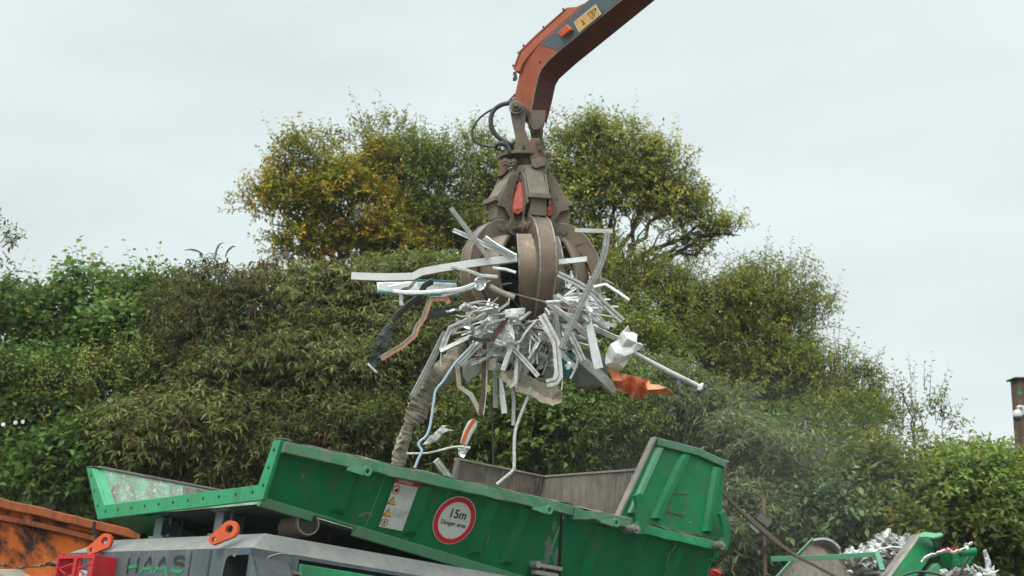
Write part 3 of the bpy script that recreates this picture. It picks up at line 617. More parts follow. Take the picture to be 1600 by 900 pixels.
def stick():
    c = side(624, 788, .012); O_ = sideP(c[0], c[2], .012); w, h = .262, .47; sg = empty('warning_sticker', O_); sg.parent = ma; sg.location = tuple(O_ - absloc(ma))
    nn = nrm(np.cross(MU, sd_dir)); nn = nn if nn @ MV < 0 else -nn
    def rect(x0, y0, x1, y1, k, mat, nm):
        mb = MB(); mb.prism([O_ + MU * x + sd_dir * y + nn * (.003 * k) for x, y in ((x0, y0), (x1, y0), (x1, y1), (x0, y1))], nn * .002); return part(nm, mb, mat, sg)
    rect(-w / 2, -h / 2, w / 2, h / 2, 0, M['sticker'], 'sticker_face'); rect(-w / 2, h / 2 - .048, w / 2, h / 2, 1, M['signred'], 'red_header')
    part('lettering', text_mb('DANGER', .040, O_ + nn * .006 + sd_dir * (h / 2 - .024) - MU * .02, MU, sd_dir, bold=.0008), M['sticker'], sg)
    mb = MB()
    def sub(pl, x, y, k=1, th=.002): return plate2d(pl, [], O_ + MU * x + sd_dir * y + nn * (.003 * k), MU, sd_dir, th)
    def ringp(x, y, r): return plate2d(circ(0, 0, r, 28), [circ(0, 0, r * .78, 24)], O_ + MU * x + sd_dir * y + nn * .003, MU, sd_dir, .002)
    part('pictogram', ringp(-.09, .125, .042), M['signred'], sg); part('pictogram', sub([(-.02, -.018), (.012, -.02), (.02, .005), (.005, .022), (-.004, .004), (-.018, .01)], -.085, .125), M['ink'], sg)
    part('pictogram', ringp(-.09, -.188, .038), M['signred'], sg); part('pictogram', sub([(-.006, -.02), (.006, -.02), (.008, .01), (0, .022), (-.008, .01)], -.09, -.188), M['ink'], sg)
    for y in (.02, -.095):
        part('pictogram', sub([(-.044, -.036), (.044, -.036), (0, .042)], -.09, y), M['ink'], sg); part('pictogram', sub([(-.034, -.029), (.034, -.029), (0, .031)], -.09, y, 2), M['yellow'], sg)
    mb = MB(); rg = random.Random(4)
    for y in list(np.linspace(.155, .085, 6)) + list(np.linspace(-.05, -.11, 5)):
        L_ = rg.uniform(.10, .165); mb.prism([O_ + MU * x + sd_dir * yy + nn * .003 for x, yy in ((-.035, y - .002), (-.035 + L_, y - .002), (-.035 + L_, y + .002), (-.035, y + .002))], nn * .0015)
    for x in (-.03, .045, .1): mb.prism([O_ + MU * xx + sd_dir * yy + nn * .003 for xx, yy in ((x, -h / 2 + .02), (x + .002, -h / 2 + .02), (x + .002, .18), (x, .18))], nn * .001)
    part('printed_rule', mb, M['greyink'], sg)
stick()
# ------------------------------------------------------------------ the crane boom, coming down from the upper right
bo = empty('crane_boom', P(820, 200, 14.9), 'faded orange crane boom with grey band and yellow decal above the grab', 'crane boom')
# middle edge B (side/underside), top edge A of the side plate, lower edge Cc of the underside, from the tip upwards
Bp = [(829, 178), (835, 145), (842, 117), (847, 106), (855, 97), (872, 80), (971, 0), (1120, -120), (1420, -362)]
Ap = [(801, 160), (806, 140), (812, 112), (816, 101), (822, 92), (842, 69), (914, 4), (1056, -110), (1346, -360)]
Cp = [(853, 176), (861, 155), (867, 131), (873, 121), (882, 110), (900, 97), (1020, 0), (1178, -126), (1490, -372)]
def bY(x): return 14.95 - .0065 * (x - 829) if x < 1000 else 13.84 - .0062 * (x - 1000)
_b5, _b6 = P(*Bp[5], bY(Bp[5][0])), P(*Bp[6], bY(Bp[6][0])); _a5 = P(*Ap[5], bY(Bp[5][0]) + .16); _n = nrm(np.cross(_b6 - _b5, _a5 - _b5))
def _pl(x, y): d = ray(x, y); return CAM + d * (((_b5 - CAM) @ _n) / (d @ _n))
Bw = [_pl(*p) for p in Bp]; Aw = [_pl(*p) for p in Ap]
_w = P(*Cp[5], bY(Bp[5][0]) + .27) - _b5; Cw = []
for bb, (cx_, cy_) in zip(Bw, Cp):
    k = (cx_ - 800) / FPX; q = bb - CAM; s_ = (k * (q @ _F) - q @ _R) / (_w @ _R - k * (_w @ _F)); Cw.append(bb + _w * s_)
_nb = nrm(np.cross(_b6 - _b5, _w))
for i in range(5, len(Cp)): d = ray(*Cp[i]); Cw[i] = CAM + d * (((_b5 - CAM) @ _nb) / (d @ _nb))
Dw = [a + c - b for a, b, c in zip(Aw, Bw, Cw)]
mb = MB(); V = []; n = len(Bw)
for i in range(n): V += [Aw[i], Bw[i], Cw[i], Dw[i]]
mb.add(V, [(i * 4 + j, i * 4 + (j + 1) % 4, i * 4 + 4 + (j + 1) % 4, i * 4 + 4 + j) for i in range(n - 1) for j in range(4)] + [(0, 1, 2, 3), tuple(n * 4 - 1 - k for k in range(4))])
part('boom_body', mb, M['boom'], bo, bevel=.008)
nS = nrm(np.cross(Bw[6] - Bw[5], Aw[5] - Bw[5])); nS = nS if nS[1] < 0 else -nS          # side normal, towards the camera
nB = nrm(np.cross(Bw[6] - Bw[5], Cw[5] - Bw[5])); nB = nB if nB[2] < 0 else -nB          # underside normal
# underside skin in darker red: shade painted into its colour; with flange edge
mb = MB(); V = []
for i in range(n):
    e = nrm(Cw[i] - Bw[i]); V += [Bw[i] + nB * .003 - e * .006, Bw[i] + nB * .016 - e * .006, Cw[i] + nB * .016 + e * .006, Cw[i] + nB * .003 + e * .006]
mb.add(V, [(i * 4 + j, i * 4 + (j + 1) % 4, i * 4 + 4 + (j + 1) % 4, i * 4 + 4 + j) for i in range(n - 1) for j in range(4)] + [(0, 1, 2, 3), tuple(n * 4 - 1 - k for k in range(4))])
part('shaded_underside', mb, M['boom_under'], bo, bevel=.003)
mb = MB(); mb.tube([b + nS * .004 + nB * .006 for b in Bw], .009, 6); part('weld_edge', mb, M['edge'], bo)
def mixp(a, b, t): return a * (1 - t) + b * t
mb = MB(); st = [mixp(Bw[5], Bw[6], .02), Bw[6], Bw[7], Bw[8]]; at = [mixp(Aw[5], Aw[6], .0), Aw[6], Aw[7], Aw[8]]
for i in range(3): mb.hexa([mixp(a, b, f) + nS * .003 for a, b, f in ((st[i], at[i], .05), (st[i + 1], at[i + 1], .05), (st[i + 1], at[i + 1], .93), (st[i], at[i], .93))], [mixp(a, b, f) + nS * .006 for a, b, f in ((st[i], at[i], .05), (st[i + 1], at[i + 1], .05), (st[i + 1], at[i + 1], .93), (st[i], at[i], .93))])
part('grey_band', mb, M['boom_grey'], bo)
# bolted cover on the back of the knee
cov = [(914, 4), (900, 10), (885, 11), (856, 36), (834, 56), (811, 79), (801, 107), (805, 112), (812, 112), (816, 101), (822, 92), (842, 69)]
w_ = Cw[5] - Bw[5]
cp_ = [P(x, y, bY(x + 28) + .14) for x, y in cov]
mb = MB(); mb.prism([p - w_ * .0 for p in cp_], w_ * .95); cv = part('knee_cover', mb, M['boom'], bo, bevel=.01)
mb = MB()
for x, y in ((881, 15), (850, 43), (819, 72), (811, 83), (803, 103)):
    c = P(x - 1, y - 1, bY(x + 28) + .16); mb.cyl(c + V3(.02, .02, -.03), c + V3(-.004, -.004, .006), .013, 8)
part('cover_bolt', mb, M['grey_dark'], cv)
mb = MB(); mb.tube([P(x, y, bY(x + 28) + .135) for x, y in ((884, 14), (857, 39), (835, 59), (813, 81), (804, 106))], .005, 5); part('cover_seam', mb, M['brown'], cv)
# grey valve stub below the cover, hole and block on the side, yellow decal
mb = MB(); mb.tube([P(804, 113, 14.95), P(806, 124, 14.95)], .02, 8); mb.box(P(804, 124, 14.93), (.02, 0, 0), (0, .02, 0), (0, 0, .012)); part('grease_fitting', mb, M['grey_dark'], bo)
e1 = nrm(Bw[6] - Bw[5]); e2 = nrm(np.cross(nS, e1)); e2 = e2 if e2[2] > 0 else -e2
def onside(x, y, off=0):
    d = ray(x, y); b0 = Bw[5] + nS * off; s = ((b0 - CAM) @ nS) / (d @ nS); return CAM + d * s
c = onside(844, 97, .004); mb = MB(); mb.cyl(c, c + nS * .004, .012, 12); part('hole', mb, M['black'], bo)
q = [onside(x, y, .004) for x, y in ((875, 52), (890, 39), (897, 47), (893, 51), (882, 59))]; mb = MB(); mb.prism(q, nS * .055); part('stop_block', mb, M['lug'], bo, bevel=.01)
q = [onside(x, y, .03) for x, y in ((896.5, 34.5), (930.5, 6.5), (940, 22), (905, 51))]
mb = MB(); mb.prism(q, nS * .0015); part('decal_border', mb, M['sticker'], bo)
cc = sum(q) / 4; mb = MB(); mb.prism([cc + (p - cc) * .93 + nS * .002 for p in q], nS * .001); dc = part('yellow_decal', mb, M['decal'], bo)
def dq(s, t, k=4): return (q[0] * (1 - s) + q[1] * s) * (1 - t) + (q[3] * (1 - s) + q[2] * s) * t + nS * .001 * k
mb = MB(); tri = [dq(.58, .22), dq(.95, .30), dq(.66, .85)]
for i in range(3): mb.tube([tri[i], tri[(i + 1) % 3]], .004, 5)
mb.tube([dq(.70, .38), dq(.74, .5), dq(.70, .58)], .004, 5); mb.tube([dq(.76, .36), dq(.76, .46)], .004, 5)
mb.tube([dq(.28, .30), dq(.27, .42), dq(.33, .45), dq(.30, .55)], .0045, 5); mb.prism([dq(.24, .66), dq(.31, .6), dq(.36, .68), dq(.28, .76)], nS * .001)
part('pictogram', mb, M['ink'], dc)
# tip shackle: two side plates on a pin
w_tip = Cw[0] - Bw[0]
pl = [(798, 160), (805, 156), (813, 158), (820, 166), (821, 190), (820, 201), (829, 224), (827, 238), (817, 243), (807, 240), (805, 212), (800, 189), (797, 172)]
sh = [P(x, y, 14.86) for x, y in pl]
mb = MB(); mb.prism(sh, V3(.0, .04, .0)); part('shackle_plate', mb, M['shroud'], bo, bevel=.008)
off = V3(.20, .30, -.02); mb = MB(); mb.prism([p + off for p in sh], V3(0, .04, 0)); part('shackle_plate', mb, M['shroud'], bo, bevel=.008)
mb = MB(); c = P(806, 169, 14.86); mb.cyl(c + V3(0, -.03, 0), c + off + V3(0, .05, 0), .075, 24); mb.cyl(c + V3(0, -.075, 0), c, .055, 20); mb.cyl(c + V3(-.0, -.14, 0), c, .03, 6); part('pin', mb, M['shroud'], bo, bevel=.004)
mb = MB(); mb.ring(c + V3(0, -.045, 0), c + V3(0, -.02, 0), .078, .05, 24); part('pin_washer', mb, M['edge'], bo)
c2 = P(816, 232, 14.88); mb = MB(); mb.cyl(c2 + V3(-.05, -.04, 0), c2 + off + V3(.05, .1, 0), .06, 20); part('pin', mb, M['shroud'], bo)
mb = MB(); mb.prism([P(x, y, 14.98) for x, y in ((822, 172), (853, 172), (851, 190), (845, 201), (834, 204), (826, 194))], V3(0, .16, 0)); part('tip_knuckle', mb, M['shroud'], bo, bevel=.01)
# hoses looping to the grab
def hose(pts, r, Y, name='hose'):
    p = [P(x, y, Y + dy) for x, y, dy in pts]; o = []
    for i in range(len(p) - 1):
        a, b, c, d = p[max(i - 1, 0)], p[i], p[i + 1], p[min(i + 2, len(p) - 1)]
        for k in range(6):
            t = k / 6; o.append(.5 * ((2 * b) + (-a + c) * t + (2 * a - 5 * b + 4 * c - d) * t * t + (-a + 3 * b - 3 * c + d) * t ** 3))
    o.append(p[-1]); mb = MB(); mb.tube(o, r, 10); return part(name, mb, M['hose'], bo, smooth=True)
hose([(803, 158, .1), (795, 161, 0), (783, 164, 0), (772, 172, 0), (767, 184, 0), (768, 198, 0), (775, 211, 0), (786, 220, 0), (797, 226, 0), (800, 236, .1)], .026, 14.85)
hose([(804, 148, .1), (796, 157, 0), (783, 166, 0), (767, 172, 0), (750, 184, 0), (739, 200, 0), (738, 213, 0), (745, 223, 0), (758, 228, 0), (775, 231, 0), (790, 240, .1)], .012, 14.9)
hose([(800, 226, 0), (806, 221, 0), (810, 214, .1)], .022, 14.9)
hose([(776, 227, .1), (783, 224, 0), (793, 229, 0), (797, 240, 0), (797, 252, .1)], .026, 14.8)

# ------------------------------------------------------------------ the orange-peel grab
GX, GY = P(824, 300, 15)[0], 15.0
def gz(y): return P(824, y, 15)[2]
gr = empty('scrap_grab', (GX, GY, gz(510)), 'rusty brown orange peel grab with five closed claws and red panels', 'grab')
gb = V3(GX, GY, 0)
def g3(r, az, z, tang=0):
    return gb + V3(r * math.cos(az) - tang * math.sin(az), r * math.sin(az) + tang * math.cos(az), z)
# rotator: plates, cylinder, hose block
mb = MB(); mb.lathe([(.18, gz(250)), (.25, gz(249)), (.25, gz(244.5)), (.16, gz(244))], gb + V3(-.07, 0, 0)); part('rotator_plate', mb, M['shroud'], gr, bevel=.004)
mb = MB(); mb.lathe([(.125, gz(270)), (.125, gz(244)), (.1, gz(243))], gb); part('rotator_motor', mb, M['shroud'], gr, smooth=True)
mb = MB(); mb.prism([P(x, y, 14.8) for x, y in ((828, 216), (843, 216), (848, 232), (855, 246), (850, 258), (838, 262), (829, 252), (827, 236))], V3(0, .07, 0)); bk = part('hanger_bracket', mb, M['bracket'], gr, bevel=.008)
bk2 = MB(); bk2.prism([P(x, y, 14.74) for x, y in ((831, 250), (852, 244), (856, 250), (852, 258), (838, 263), (830, 259))], V3(0, .3, 0)); part('bracket_foot', bk2, M['shroud'], bk, bevel=.006)
mb = MB()
for x, y in ((841, 223), (843, 231)): mb.cyl(P(x, y, 14.8), P(x, y, 14.74), .03, 6)
mb.cyl(P(852, 240, 14.85), P(857, 243, 14.72), .035, 16); part('bolt', mb, M['shroud'], bk, bevel=.003)
mb = MB(); mb.prism([P(x, y, 14.9) for x, y in ((801, 222), (808, 222), (810, 246), (800, 246))], V3(0, .3, 0)); part('hanger_plate', mb, M['shroud'], gr, bevel=.006)
mb = MB(); mb.prism([P(x, y, 14.85) for x, y in ((781, 248), (786, 252), (794, 264), (788, 272), (779, 276), (780, 262))], V3(.0, .25, 0)); part('side_fin', mb, M['bracket'], gr, bevel=.004)
mb = MB()
for k, (x, y) in enumerate(((790, 252), (796, 254), (803, 253))): mb.cyl(P(x, y - 4, 14.78), P(x, y + 6, 14.78), .03, 8); mb.cyl(P(x, y - 1, 14.78), P(x, y + 2, 14.78), .04, 6)
part('hose_coupling', mb, M['shroud'], gr, bevel=.002)
# head disc and core
mb = MB(); mb.lathe([(.14, gz(279)), (.235, gz(277)), (.235, gz(270)), (.20, gz(265.5)), (.13, gz(264))], gb); part('head_disc', mb, M['shroud'], gr, smooth=True)
mb = MB(); mb.lathe([(.20, gz(345)), (.215, gz(330)), (.18, gz(290)), (.15, gz(275))], gb, 10); part('core', mb, M['grabred'], gr, bevel=.004)
mb = MB(); mb.lathe([(.12, gz(386)), (.2, gz(375)), (.235, gz(362)), (.225, gz(340)), (.2, gz(334))], gb, 20); part('hub', mb, M['shroud'], gr, bevel=.004)
AZ = [math.radians(a) for a in (-75, -3, 69, 141, 213)]
def tube_frame(pts): pass
z = {y: gz(y) for y in range(240, 530)}
def build_arm():
    """one arm at azimuth 0 around the axis, z absolute"""
    H = {}
    # shroud: tapered box leaning outward, with flared skirt; r range, z range
    def sec(r0, r1, w, zz): return [V3(r0, -w, zz), V3(r1, -w, zz), V3(r1, w, zz), V3(r0, w, zz)]
    mb = MB(); mb.hexa(sec(.20, .46, .105, z[320]), sec(.12, .235, .10, z[271]))
    H['shroud'] = mb
    mb = MB(); mb.hexa(sec(.27, .50, .125, z[327]), sec(.24, .49, .12, z[319])); H['skirt'] = mb
    mb = MB()                                            # side webs reaching down from the hub
    for s in (-1, 1):
        pr = [(.18, z[276]), (.30, z[282]), (.44, z[322]), (.46, z[334]), (.37, z[336]), (.30, z[350]), (.33, z[366]), (.27, z[376]), (.20, z[372]), (.255, z[345]), (.275, z[322]), (.24, z[300])]
        mb.prism([V3(r, s * .118 - .011, zz) for r, zz in pr], (0, .022, 0))
    H['web'] = mb
    mb = MB(); mb.hexa(sec(.30, .445, .085, z[352]), sec(.30, .45, .088, z[322])); H['cylinder'] = mb
    mb = MB(); mb.cyl(V3(.40, 0, z[366]), V3(.385, 0, z[348]), .035, 14); H['rod'] = mb
    mb = MB(); mb.cyl(V3(.27, -.15, z[366]), V3(.27, .15, z[366]), .075, 22); mb.cyl(V3(.27, -.17, z[366]), V3(.27, .17, z[366]), .035, 8)
    mb.cyl(V3(.27, -.19, z[366]), V3(.27, .19, z[366]), .015, 8); H['pivot'] = mb
    mb = MB(); mb.cyl(V3(.40, -.11, z[366]), V3(.40, .11, z[366]), .04, 14); mb.cyl(V3(.20, -.135, z[287]), V3(.20, .135, z[287]), .04, 14); H['pin'] = mb
    mb = MB()
    for (r, y) in ((.33, 316), (.25, 300), (.17, 330)):
        mb.cyl(V3(r, -.137, z[y]), V3(r, .137, z[y]), .014, 8)
    H['bolt'] = mb
    # claw rib: outer curve and inner curve in (r, z)
    oc = [(.36, 353), (.46, 355), (.56, 363), (.67, 380), (.755, 402), (.79, 425), (.785, 448), (.735, 471), (.64, 490), (.52, 503), (.42, 510)]
    ic = [(.33, 372), (.40, 380), (.49, 389), (.585, 402), (.655, 419), (.685, 434), (.675, 450), (.63, 466), (.555, 481), (.47, 493), (.41, 505)]
    wd = [.09, .09, .088, .086, .085, .085, .083, .08, .072, .06, .04]
    mb = MB(); V = []
    for (a, b, w) in zip(oc, ic, wd): V += [V3(a[0], -w, z[a[1]]), V3(a[0], w, z[a[1]]), V3(b[0], w, z[b[1]]), V3(b[0], -w, z[b[1]])]
    n = len(oc); ff = [(i * 4 + j, i * 4 + (j + 1) % 4, i * 4 + 4 + (j + 1) % 4, i * 4 + 4 + j) for i in range(n - 1) for j in range(4)] + [(0, 1, 2, 3), tuple(n * 4 - 1 - k for k in range(4))]
    mb.add(V, ff); H['claw_rib'] = mb
    me = MB()
    for s in (-1, 1):
        pts = [V3(a[0] + .0, s * w, z[a[1]]) for a, w in zip(oc, wd)]; me.sweep(pts, [(-.007, -.007), (.007, -.007), (.007, .007), (-.007, .007)], up=(0, 1, 0))
    H['rubbed_edge'] = me
    # wide shell behind the rib
    sh = [(.57, 383, .235), (.635, 398, .245), (.69, 417, .25), (.71, 436, .25), (.70, 452, .245), (.655, 468, .23), (.575, 484, .20), (.49, 497, .15), (.42, 507, .07)]
    mb = MB(); V = []; m_ = 9
    for r, y, w in sh:
        r -= .05
        for j in range(m_):
            t = -1 + 2 * j / (m_ - 1); V.append(V3(r - .13 * t * t, w * t * .96, z[y] + .02 * t * t))
    k = len(sh); V2 = [p + V3(-.028, 0, -.004) for p in V]; n0 = len(V)
    F = [(i * m_ + j, i * m_ + j + 1, (i + 1) * m_ + j + 1, (i + 1) * m_ + j) for i in range(k - 1) for j in range(m_ - 1)]
    F2 = [tuple(q + n0 for q in f) for f in F]
    bd = list(range(m_)) + [i * m_ + m_ - 1 for i in range(1, k)] + [(k - 1) * m_ + j for j in range(m_ - 2, -1, -1)] + [i * m_ for i in range(k - 2, 0, -1)]
    F3 = [(bd[i], bd[(i + 1) % len(bd)], bd[(i + 1) % len(bd)] + n0, bd[i] + n0) for i in range(len(bd))]
    mb.add(V + V2, F + F2 + F3); H['claw_shell'] = mb
    e2_ = MB()
    for s in (0, m_ - 1): e2_.sweep([V[i * m_ + s] + V3(.002, 0, 0) for i in range(k)], [(-.006, -.006), (.006, -.006), (.006, .006), (-.006, .006)], up=(0, 1, 0))
    H['shell_edge'] = e2_
    # horn plates joining rib to pivot
    mb = MB()
    for s in (-1, 1):
        pr = [(.22, 358), (.27, 352), (.34, 352), (.40, 348), (.46, 355), (.56, 363), (.60, 385), (.48, 392), (.38, 382), (.30, 378), (.23, 373)]
        mb.prism([V3(r, s * .085 - .01, z[y]) for r, y in pr], (0, .02, 0))
    H['horn'] = mb
    return H
arm = build_arm()
mats = dict(shroud='shroud', skirt='shroud', web='shroud', cylinder='shroud', rod='rod', pivot='shroud', pin='shroud', bolt='shroud', claw_rib='claw', rubbed_edge='edge', claw_shell='claw', shell_edge='edge', horn='claw')
subs = dict(skirt='shroud', rubbed_edge='claw_rib', horn='claw_rib', shell_edge='claw_shell', rod='cylinder', bolt='web')
src = {}
z0 = gr.location[2]
for k, mb in arm.items():
    v = np.concatenate(mb.v) - V3(0, 0, z0); me = make_mesh(k, v, mb.f, k in ('claw_shell', 'claw_rib', 'rod', 'pivot')); sharp(me, 38) if k in ('claw_shell', 'claw_rib', 'rod', 'pivot') else None
    me.materials.append(M[mats[k]]); src[k] = me
for i, az in enumerate(AZ):
    made = {}
    for k in ('shroud', 'web', 'cylinder', 'pivot', 'pin', 'claw_rib', 'claw_shell'):
        o = bpy.data.objects.new(k, src[k]); C.objects.link(o); o.parent = gr; o.rotation_euler = (0, 0, az); made[k] = o
        if k in ('shroud', 'web', 'cylinder', 'claw_rib'):
            mm = o.modifiers.new('bevel', 'BEVEL'); mm.width = .007; mm.segments = 2; mm.limit_method = 'ANGLE'; mm.angle_limit = math.radians(45)
    for k, par in subs.items():
        o = bpy.data.objects.new(k, src[k]); C.objects.link(o); o.parent = made[par]
        if k in ('skirt', 'horn'):
            mm = o.modifiers.new('bevel', 'BEVEL'); mm.width = .006; mm.segments = 2; mm.limit_method = 'ANGLE'; mm.angle_limit = math.radians(45)
# red panels between the arms
for az in [a + math.radians(36) for a in AZ]:
    mb = MB()
    pr = [g3(.215, az, z[281], -.12), g3(.215, az, z[281], .12), g3(.305, az, z[322], .165), g3(.30, az, z[336], .11), g3(.295, az, z[345], 0), g3(.30, az, z[336], -.11), g3(.305, az, z[322], -.165)]
    mb.prism(pr, -V3(math.cos(az), math.sin(az), 0) * .02); rp = part('red_panel', mb, M['grabred'], gr, bevel=.004)
    mb = MB()
    for t, y, r in ((-.07, 292, .235), (.07, 292, .235), (-.1, 322, .305), (.1, 322, .305), (0, 337, .298)):
        mb.cyl(g3(r - .01, az, z[y], t), g3(r + .014, az, z[y], t), .012, 8)
    part('bolt', mb, M['shroud'], rp)

# ------------------------------------------------------------------ the scrap held in the grab
rs = np.random.default_rng(11)
PROF = {
 'flat': [(-.5, -.06), (.5, -.06), (.5, .06), (-.5, .06)],
 'box': [(-.5, -.4), (.5, -.4), (.5, .4), (-.5, .4)],
 'bar': [(-.5, -.2), (-.3, -.28), (.3, -.28), (.5, -.2), (.5, .25), (-.5, .25)],
 'chan': [(-.5, -.3), (-.5, .3), (-.36, .3), (-.36, -.14), (.36, -.14), (.36, .3), (.5, .3), (.5, -.3)],
 'ridge': [(-.5, -.12), (-.42, -.3), (-.3, -.12), (-.08, -.12), (0, -.4), (.08, -.12), (.3, -.12), (.42, -.3), (.5, -.12), (.5, .22), (-.5, .22)],
 'angle': [(-.5, -.35), (-.38, -.35), (-.38, .1), (.5, .1), (.5, .22), (-.5, .22)],
 'twin': [(-.5, .2), (-.5, -.25), (-.1, -.25), (-.04, .05), (.04, .05), (.1, -.25), (.5, -.25), (.5, .2)],
 'round': [(.5 * math.cos(2 * math.pi * i / 10), .5 * math.sin(2 * math.pi * i / 10)) for i in range(10)],
}
def catmull(p, m=4):
    p = [np.asarray(q, float) for q in p]; o = []
    for i in range(len(p) - 1):
        a, b, c, d = p[max(i - 1, 0)], p[i], p[i + 1], p[min(i + 2, len(p) - 1)]
        for k in range(m):
            t = k / m; o.append(.5 * ((2 * b) + (-a + c) * t + (2 * a - 5 * b + 4 * c - d) * t * t + (-a + 3 * b - 3 * c + d) * t ** 3))
    return o + [p[-1]]
def strip(name, label, cat, pts, w, mat, prof='chan', Y=14.6, roll=None, curve=False, jit=.0012, sub=6, group=None, width=None, smooth=False, edge=None, flip=False):
    """one length of scrap along pixel points (x, y[, Y]); w = width in photo pixels"""
    pw = [P(p[0], p[1], p[2] if len(p) > 2 else Y) for p in pts]
    Yc = sum(q[1] for q in pw) / len(pw); wm = w / FPX * Yc * .93
    if curve: pw = catmull(pw, 5)
    else:
        o = []
        for a, b in zip(pw[:-1], pw[1:]):
            L = np.linalg.norm(b - a); k = max(1, int(L / .12)); o += [a + (b - a) * i / k for i in range(k)]
        pw = o + [pw[-1]]
    n = len(pw); dev = np.cumsum(rs.normal(0, jit, (n, 3)), 0); dev -= np.linspace(0, 1, n)[:, None] * dev[-1]
    pw = [a + d for a, d in zip(pw, dev)]
    if roll is None: roll = rs.uniform(-.5, .5)
    rl = roll + np.cumsum(rs.normal(0, .02, n))
    pr = [(a, -b if flip else b) for a, b in PROF[prof]]
    sc = [wm * (1 if width is None else np.interp(i / (n - 1), np.linspace(0, 1, len(width)), width)) for i in range(n)]
    mb = MB(); mb.sweep(pw, pr, up=(0, 1, .15), scale=sc, roll=list(rl))
    o = part(name, mb, M[mat], None, smooth=(prof == 'round' or smooth), bevel=0, label=label, category=cat, group=group)
    if edge:
        me = MB(); me.sweep(pw, [(a * wm, b * wm) for a, b in edge[1]], up=(0, 1, .15), roll=list(rl)); part(edge[2], me, M[edge[0]], o)
    return o
def absfix(o, v): return v
def sheet(name, label, cat, outline, mat, Y=14.6, amp=.03, dens=.07, thick=.004, tilt=(0, 0), seed=1, group=None, freq=9, fine=1.):
    """crumpled sheet from a pixel outline (points may carry their own Y)"""
    rg = np.random.default_rng(seed); dens = dens * .5; pts = [tuple(p[:2]) for p in outline]; n = len(pts)
    cx = sum(p[0] for p in pts) / n; cy = sum(p[1] for p in pts) / n; sc = FPX / 14.6
    def Yat(x, y):
        return Y + (x - cx) / sc * tilt[0] + (y - cy) / sc * tilt[1]
    bd = []
    for i in range(n):
        a, b = V3(*pts[i]), V3(*pts[(i + 1) % n]); k = max(1, int(np.linalg.norm(b - a) / sc / dens))
        for j in range(k): bd.append(a + (b - a) * j / k + (rg.normal(0, .45, 2) if j else 0))
    xs_, ys_ = [p[0] for p in bd], [p[1] for p in bd]; inn = []; st_ = dens * sc
    for x in np.arange(min(xs_) + st_ * .5, max(xs_), st_):
        for y in np.arange(min(ys_) + st_ * .5, max(ys_), st_):
            inn.append(V3(x + rg.normal(0, st_ * .25), y + rg.normal(0, st_ * .25)))
    nb = len(bd); allp = [Vector(p) for p in bd + inn]
    ov, oe, of, *_ = delaunay_2d_cdt(allp, [], [list(range(nb))], 1, 1e-4)
    ph = rg.uniform(0, 6.28, 6); V = []
    for q in ov:
        x, y = q.x, q.y; u, v = (x - cx) / sc, (y - cy) / sc
        d = abs(math.sin(freq * .8 * u + 1.7 * v * freq * .3 + ph[0])) + abs(math.sin(freq * .6 * v - u * 5 + ph[1])) + fine * (.35 * abs(math.sin(freq * 1.7 * (u + .6 * v) + ph[2])) + .25 * abs(math.sin(freq * 2.9 * (u * .4 - v) + ph[3])) + rg.normal(0, .10))
        V.append(P(x, y, Yat(x, y) + amp * (d - 1)))
    dens0 = dens; mb = MB(); mb.add(V, [tuple(f) for f in of])
    o = part(name, mb, M[mat], None, smooth=True, label=label, category=cat, group=group)
    sharp(o.data, 16); s = o.modifiers.new('solid', 'SOLIDIFY'); s.thickness = thick; return o
def folded(name, label, cat, outer, inner, mat, Y, thick=.004):
    """sheet folded along a few hard creases; points are (x, y, depth offset)"""
    pts = list(outer) + list(inner); nb = len(outer)
    ov, oe, of, *_ = delaunay_2d_cdt([Vector(p[:2]) for p in pts], [], [list(range(nb))], 1, 1e-4)
    dd = {(round(p[0], 2), round(p[1], 2)): p[2] for p in pts}
    mb = MB(); mb.add([P(q.x, q.y, Y + .62 * dd.get((round(q.x, 2), round(q.y, 2)), 0)) for q in ov], [tuple(f) for f in of])
    o = part(name, mb, M[mat], None, label=label, category=cat); b_ = o.modifiers.new('round', 'SUBSURF'); b_.levels = 2; b_.render_levels = 2; b_.subdivision_type = 'CATMULL_CLARK'
    for e in o.data.edges: pass
    cr = o.data.attributes.new('crease_edge', 'FLOAT', 'EDGE'); cr.data.foreach_set('value', [.86] * len(o.data.edges))
    s = o.modifiers.new('solid', 'SOLIDIFY'); s.thickness = thick; return o
G = 'scrap pieces held in the grab'
st = strip
st('metal_channel', 'longest white channel with brown underside reaching far out to the left of the claws', 'channel', [(549, 431, 14.3), (600, 433, 14.25), (645, 432, 14.2), (658, 425, 14.2), (688, 419, 14.15), (740, 411, 14.1), (808, 403, 14.15)], 12.5, 'white_clean', 'flat', roll=.0, jit=.0012, edge=('brown', [(-.66, -.07), (-.5, -.07), (-.5, .6), (-.66, .6)], 'brown_edge'))
sheet('panel_strip', 'white panel with teal edges below the longest white channel', 'panel', [(589, 441), (640, 440), (690, 441), (712, 440), (718, 460), (670, 459), (625, 458), (589, 456)], 'whiteplastic', Y=14.75, amp=.008, dens=.12)
st('trim_strip', 'thin teal trim strip along the lower edge of the white panel', 'trim', [(588, 457.5), (640, 459), (718, 462)], 4, 'teal', 'bar', Y=14.7, roll=0)
st('trim_strip', 'thin teal trim strip along the upper edge of the white panel', 'trim', [(650, 438), (670, 439), (712, 440.5)], 4, 'teal', 'bar', Y=14.72, roll=0)
st('metal_rod', 'bright curved aluminium rod ending in a crumpled foil knob', 'rod', [(614, 455), (635, 457.5), (665, 457), (700, 454), (722, 451), (744, 443)], 6.5, 'alu', 'bar', Y=14.15, curve=True, roll=.2, jit=.0005)
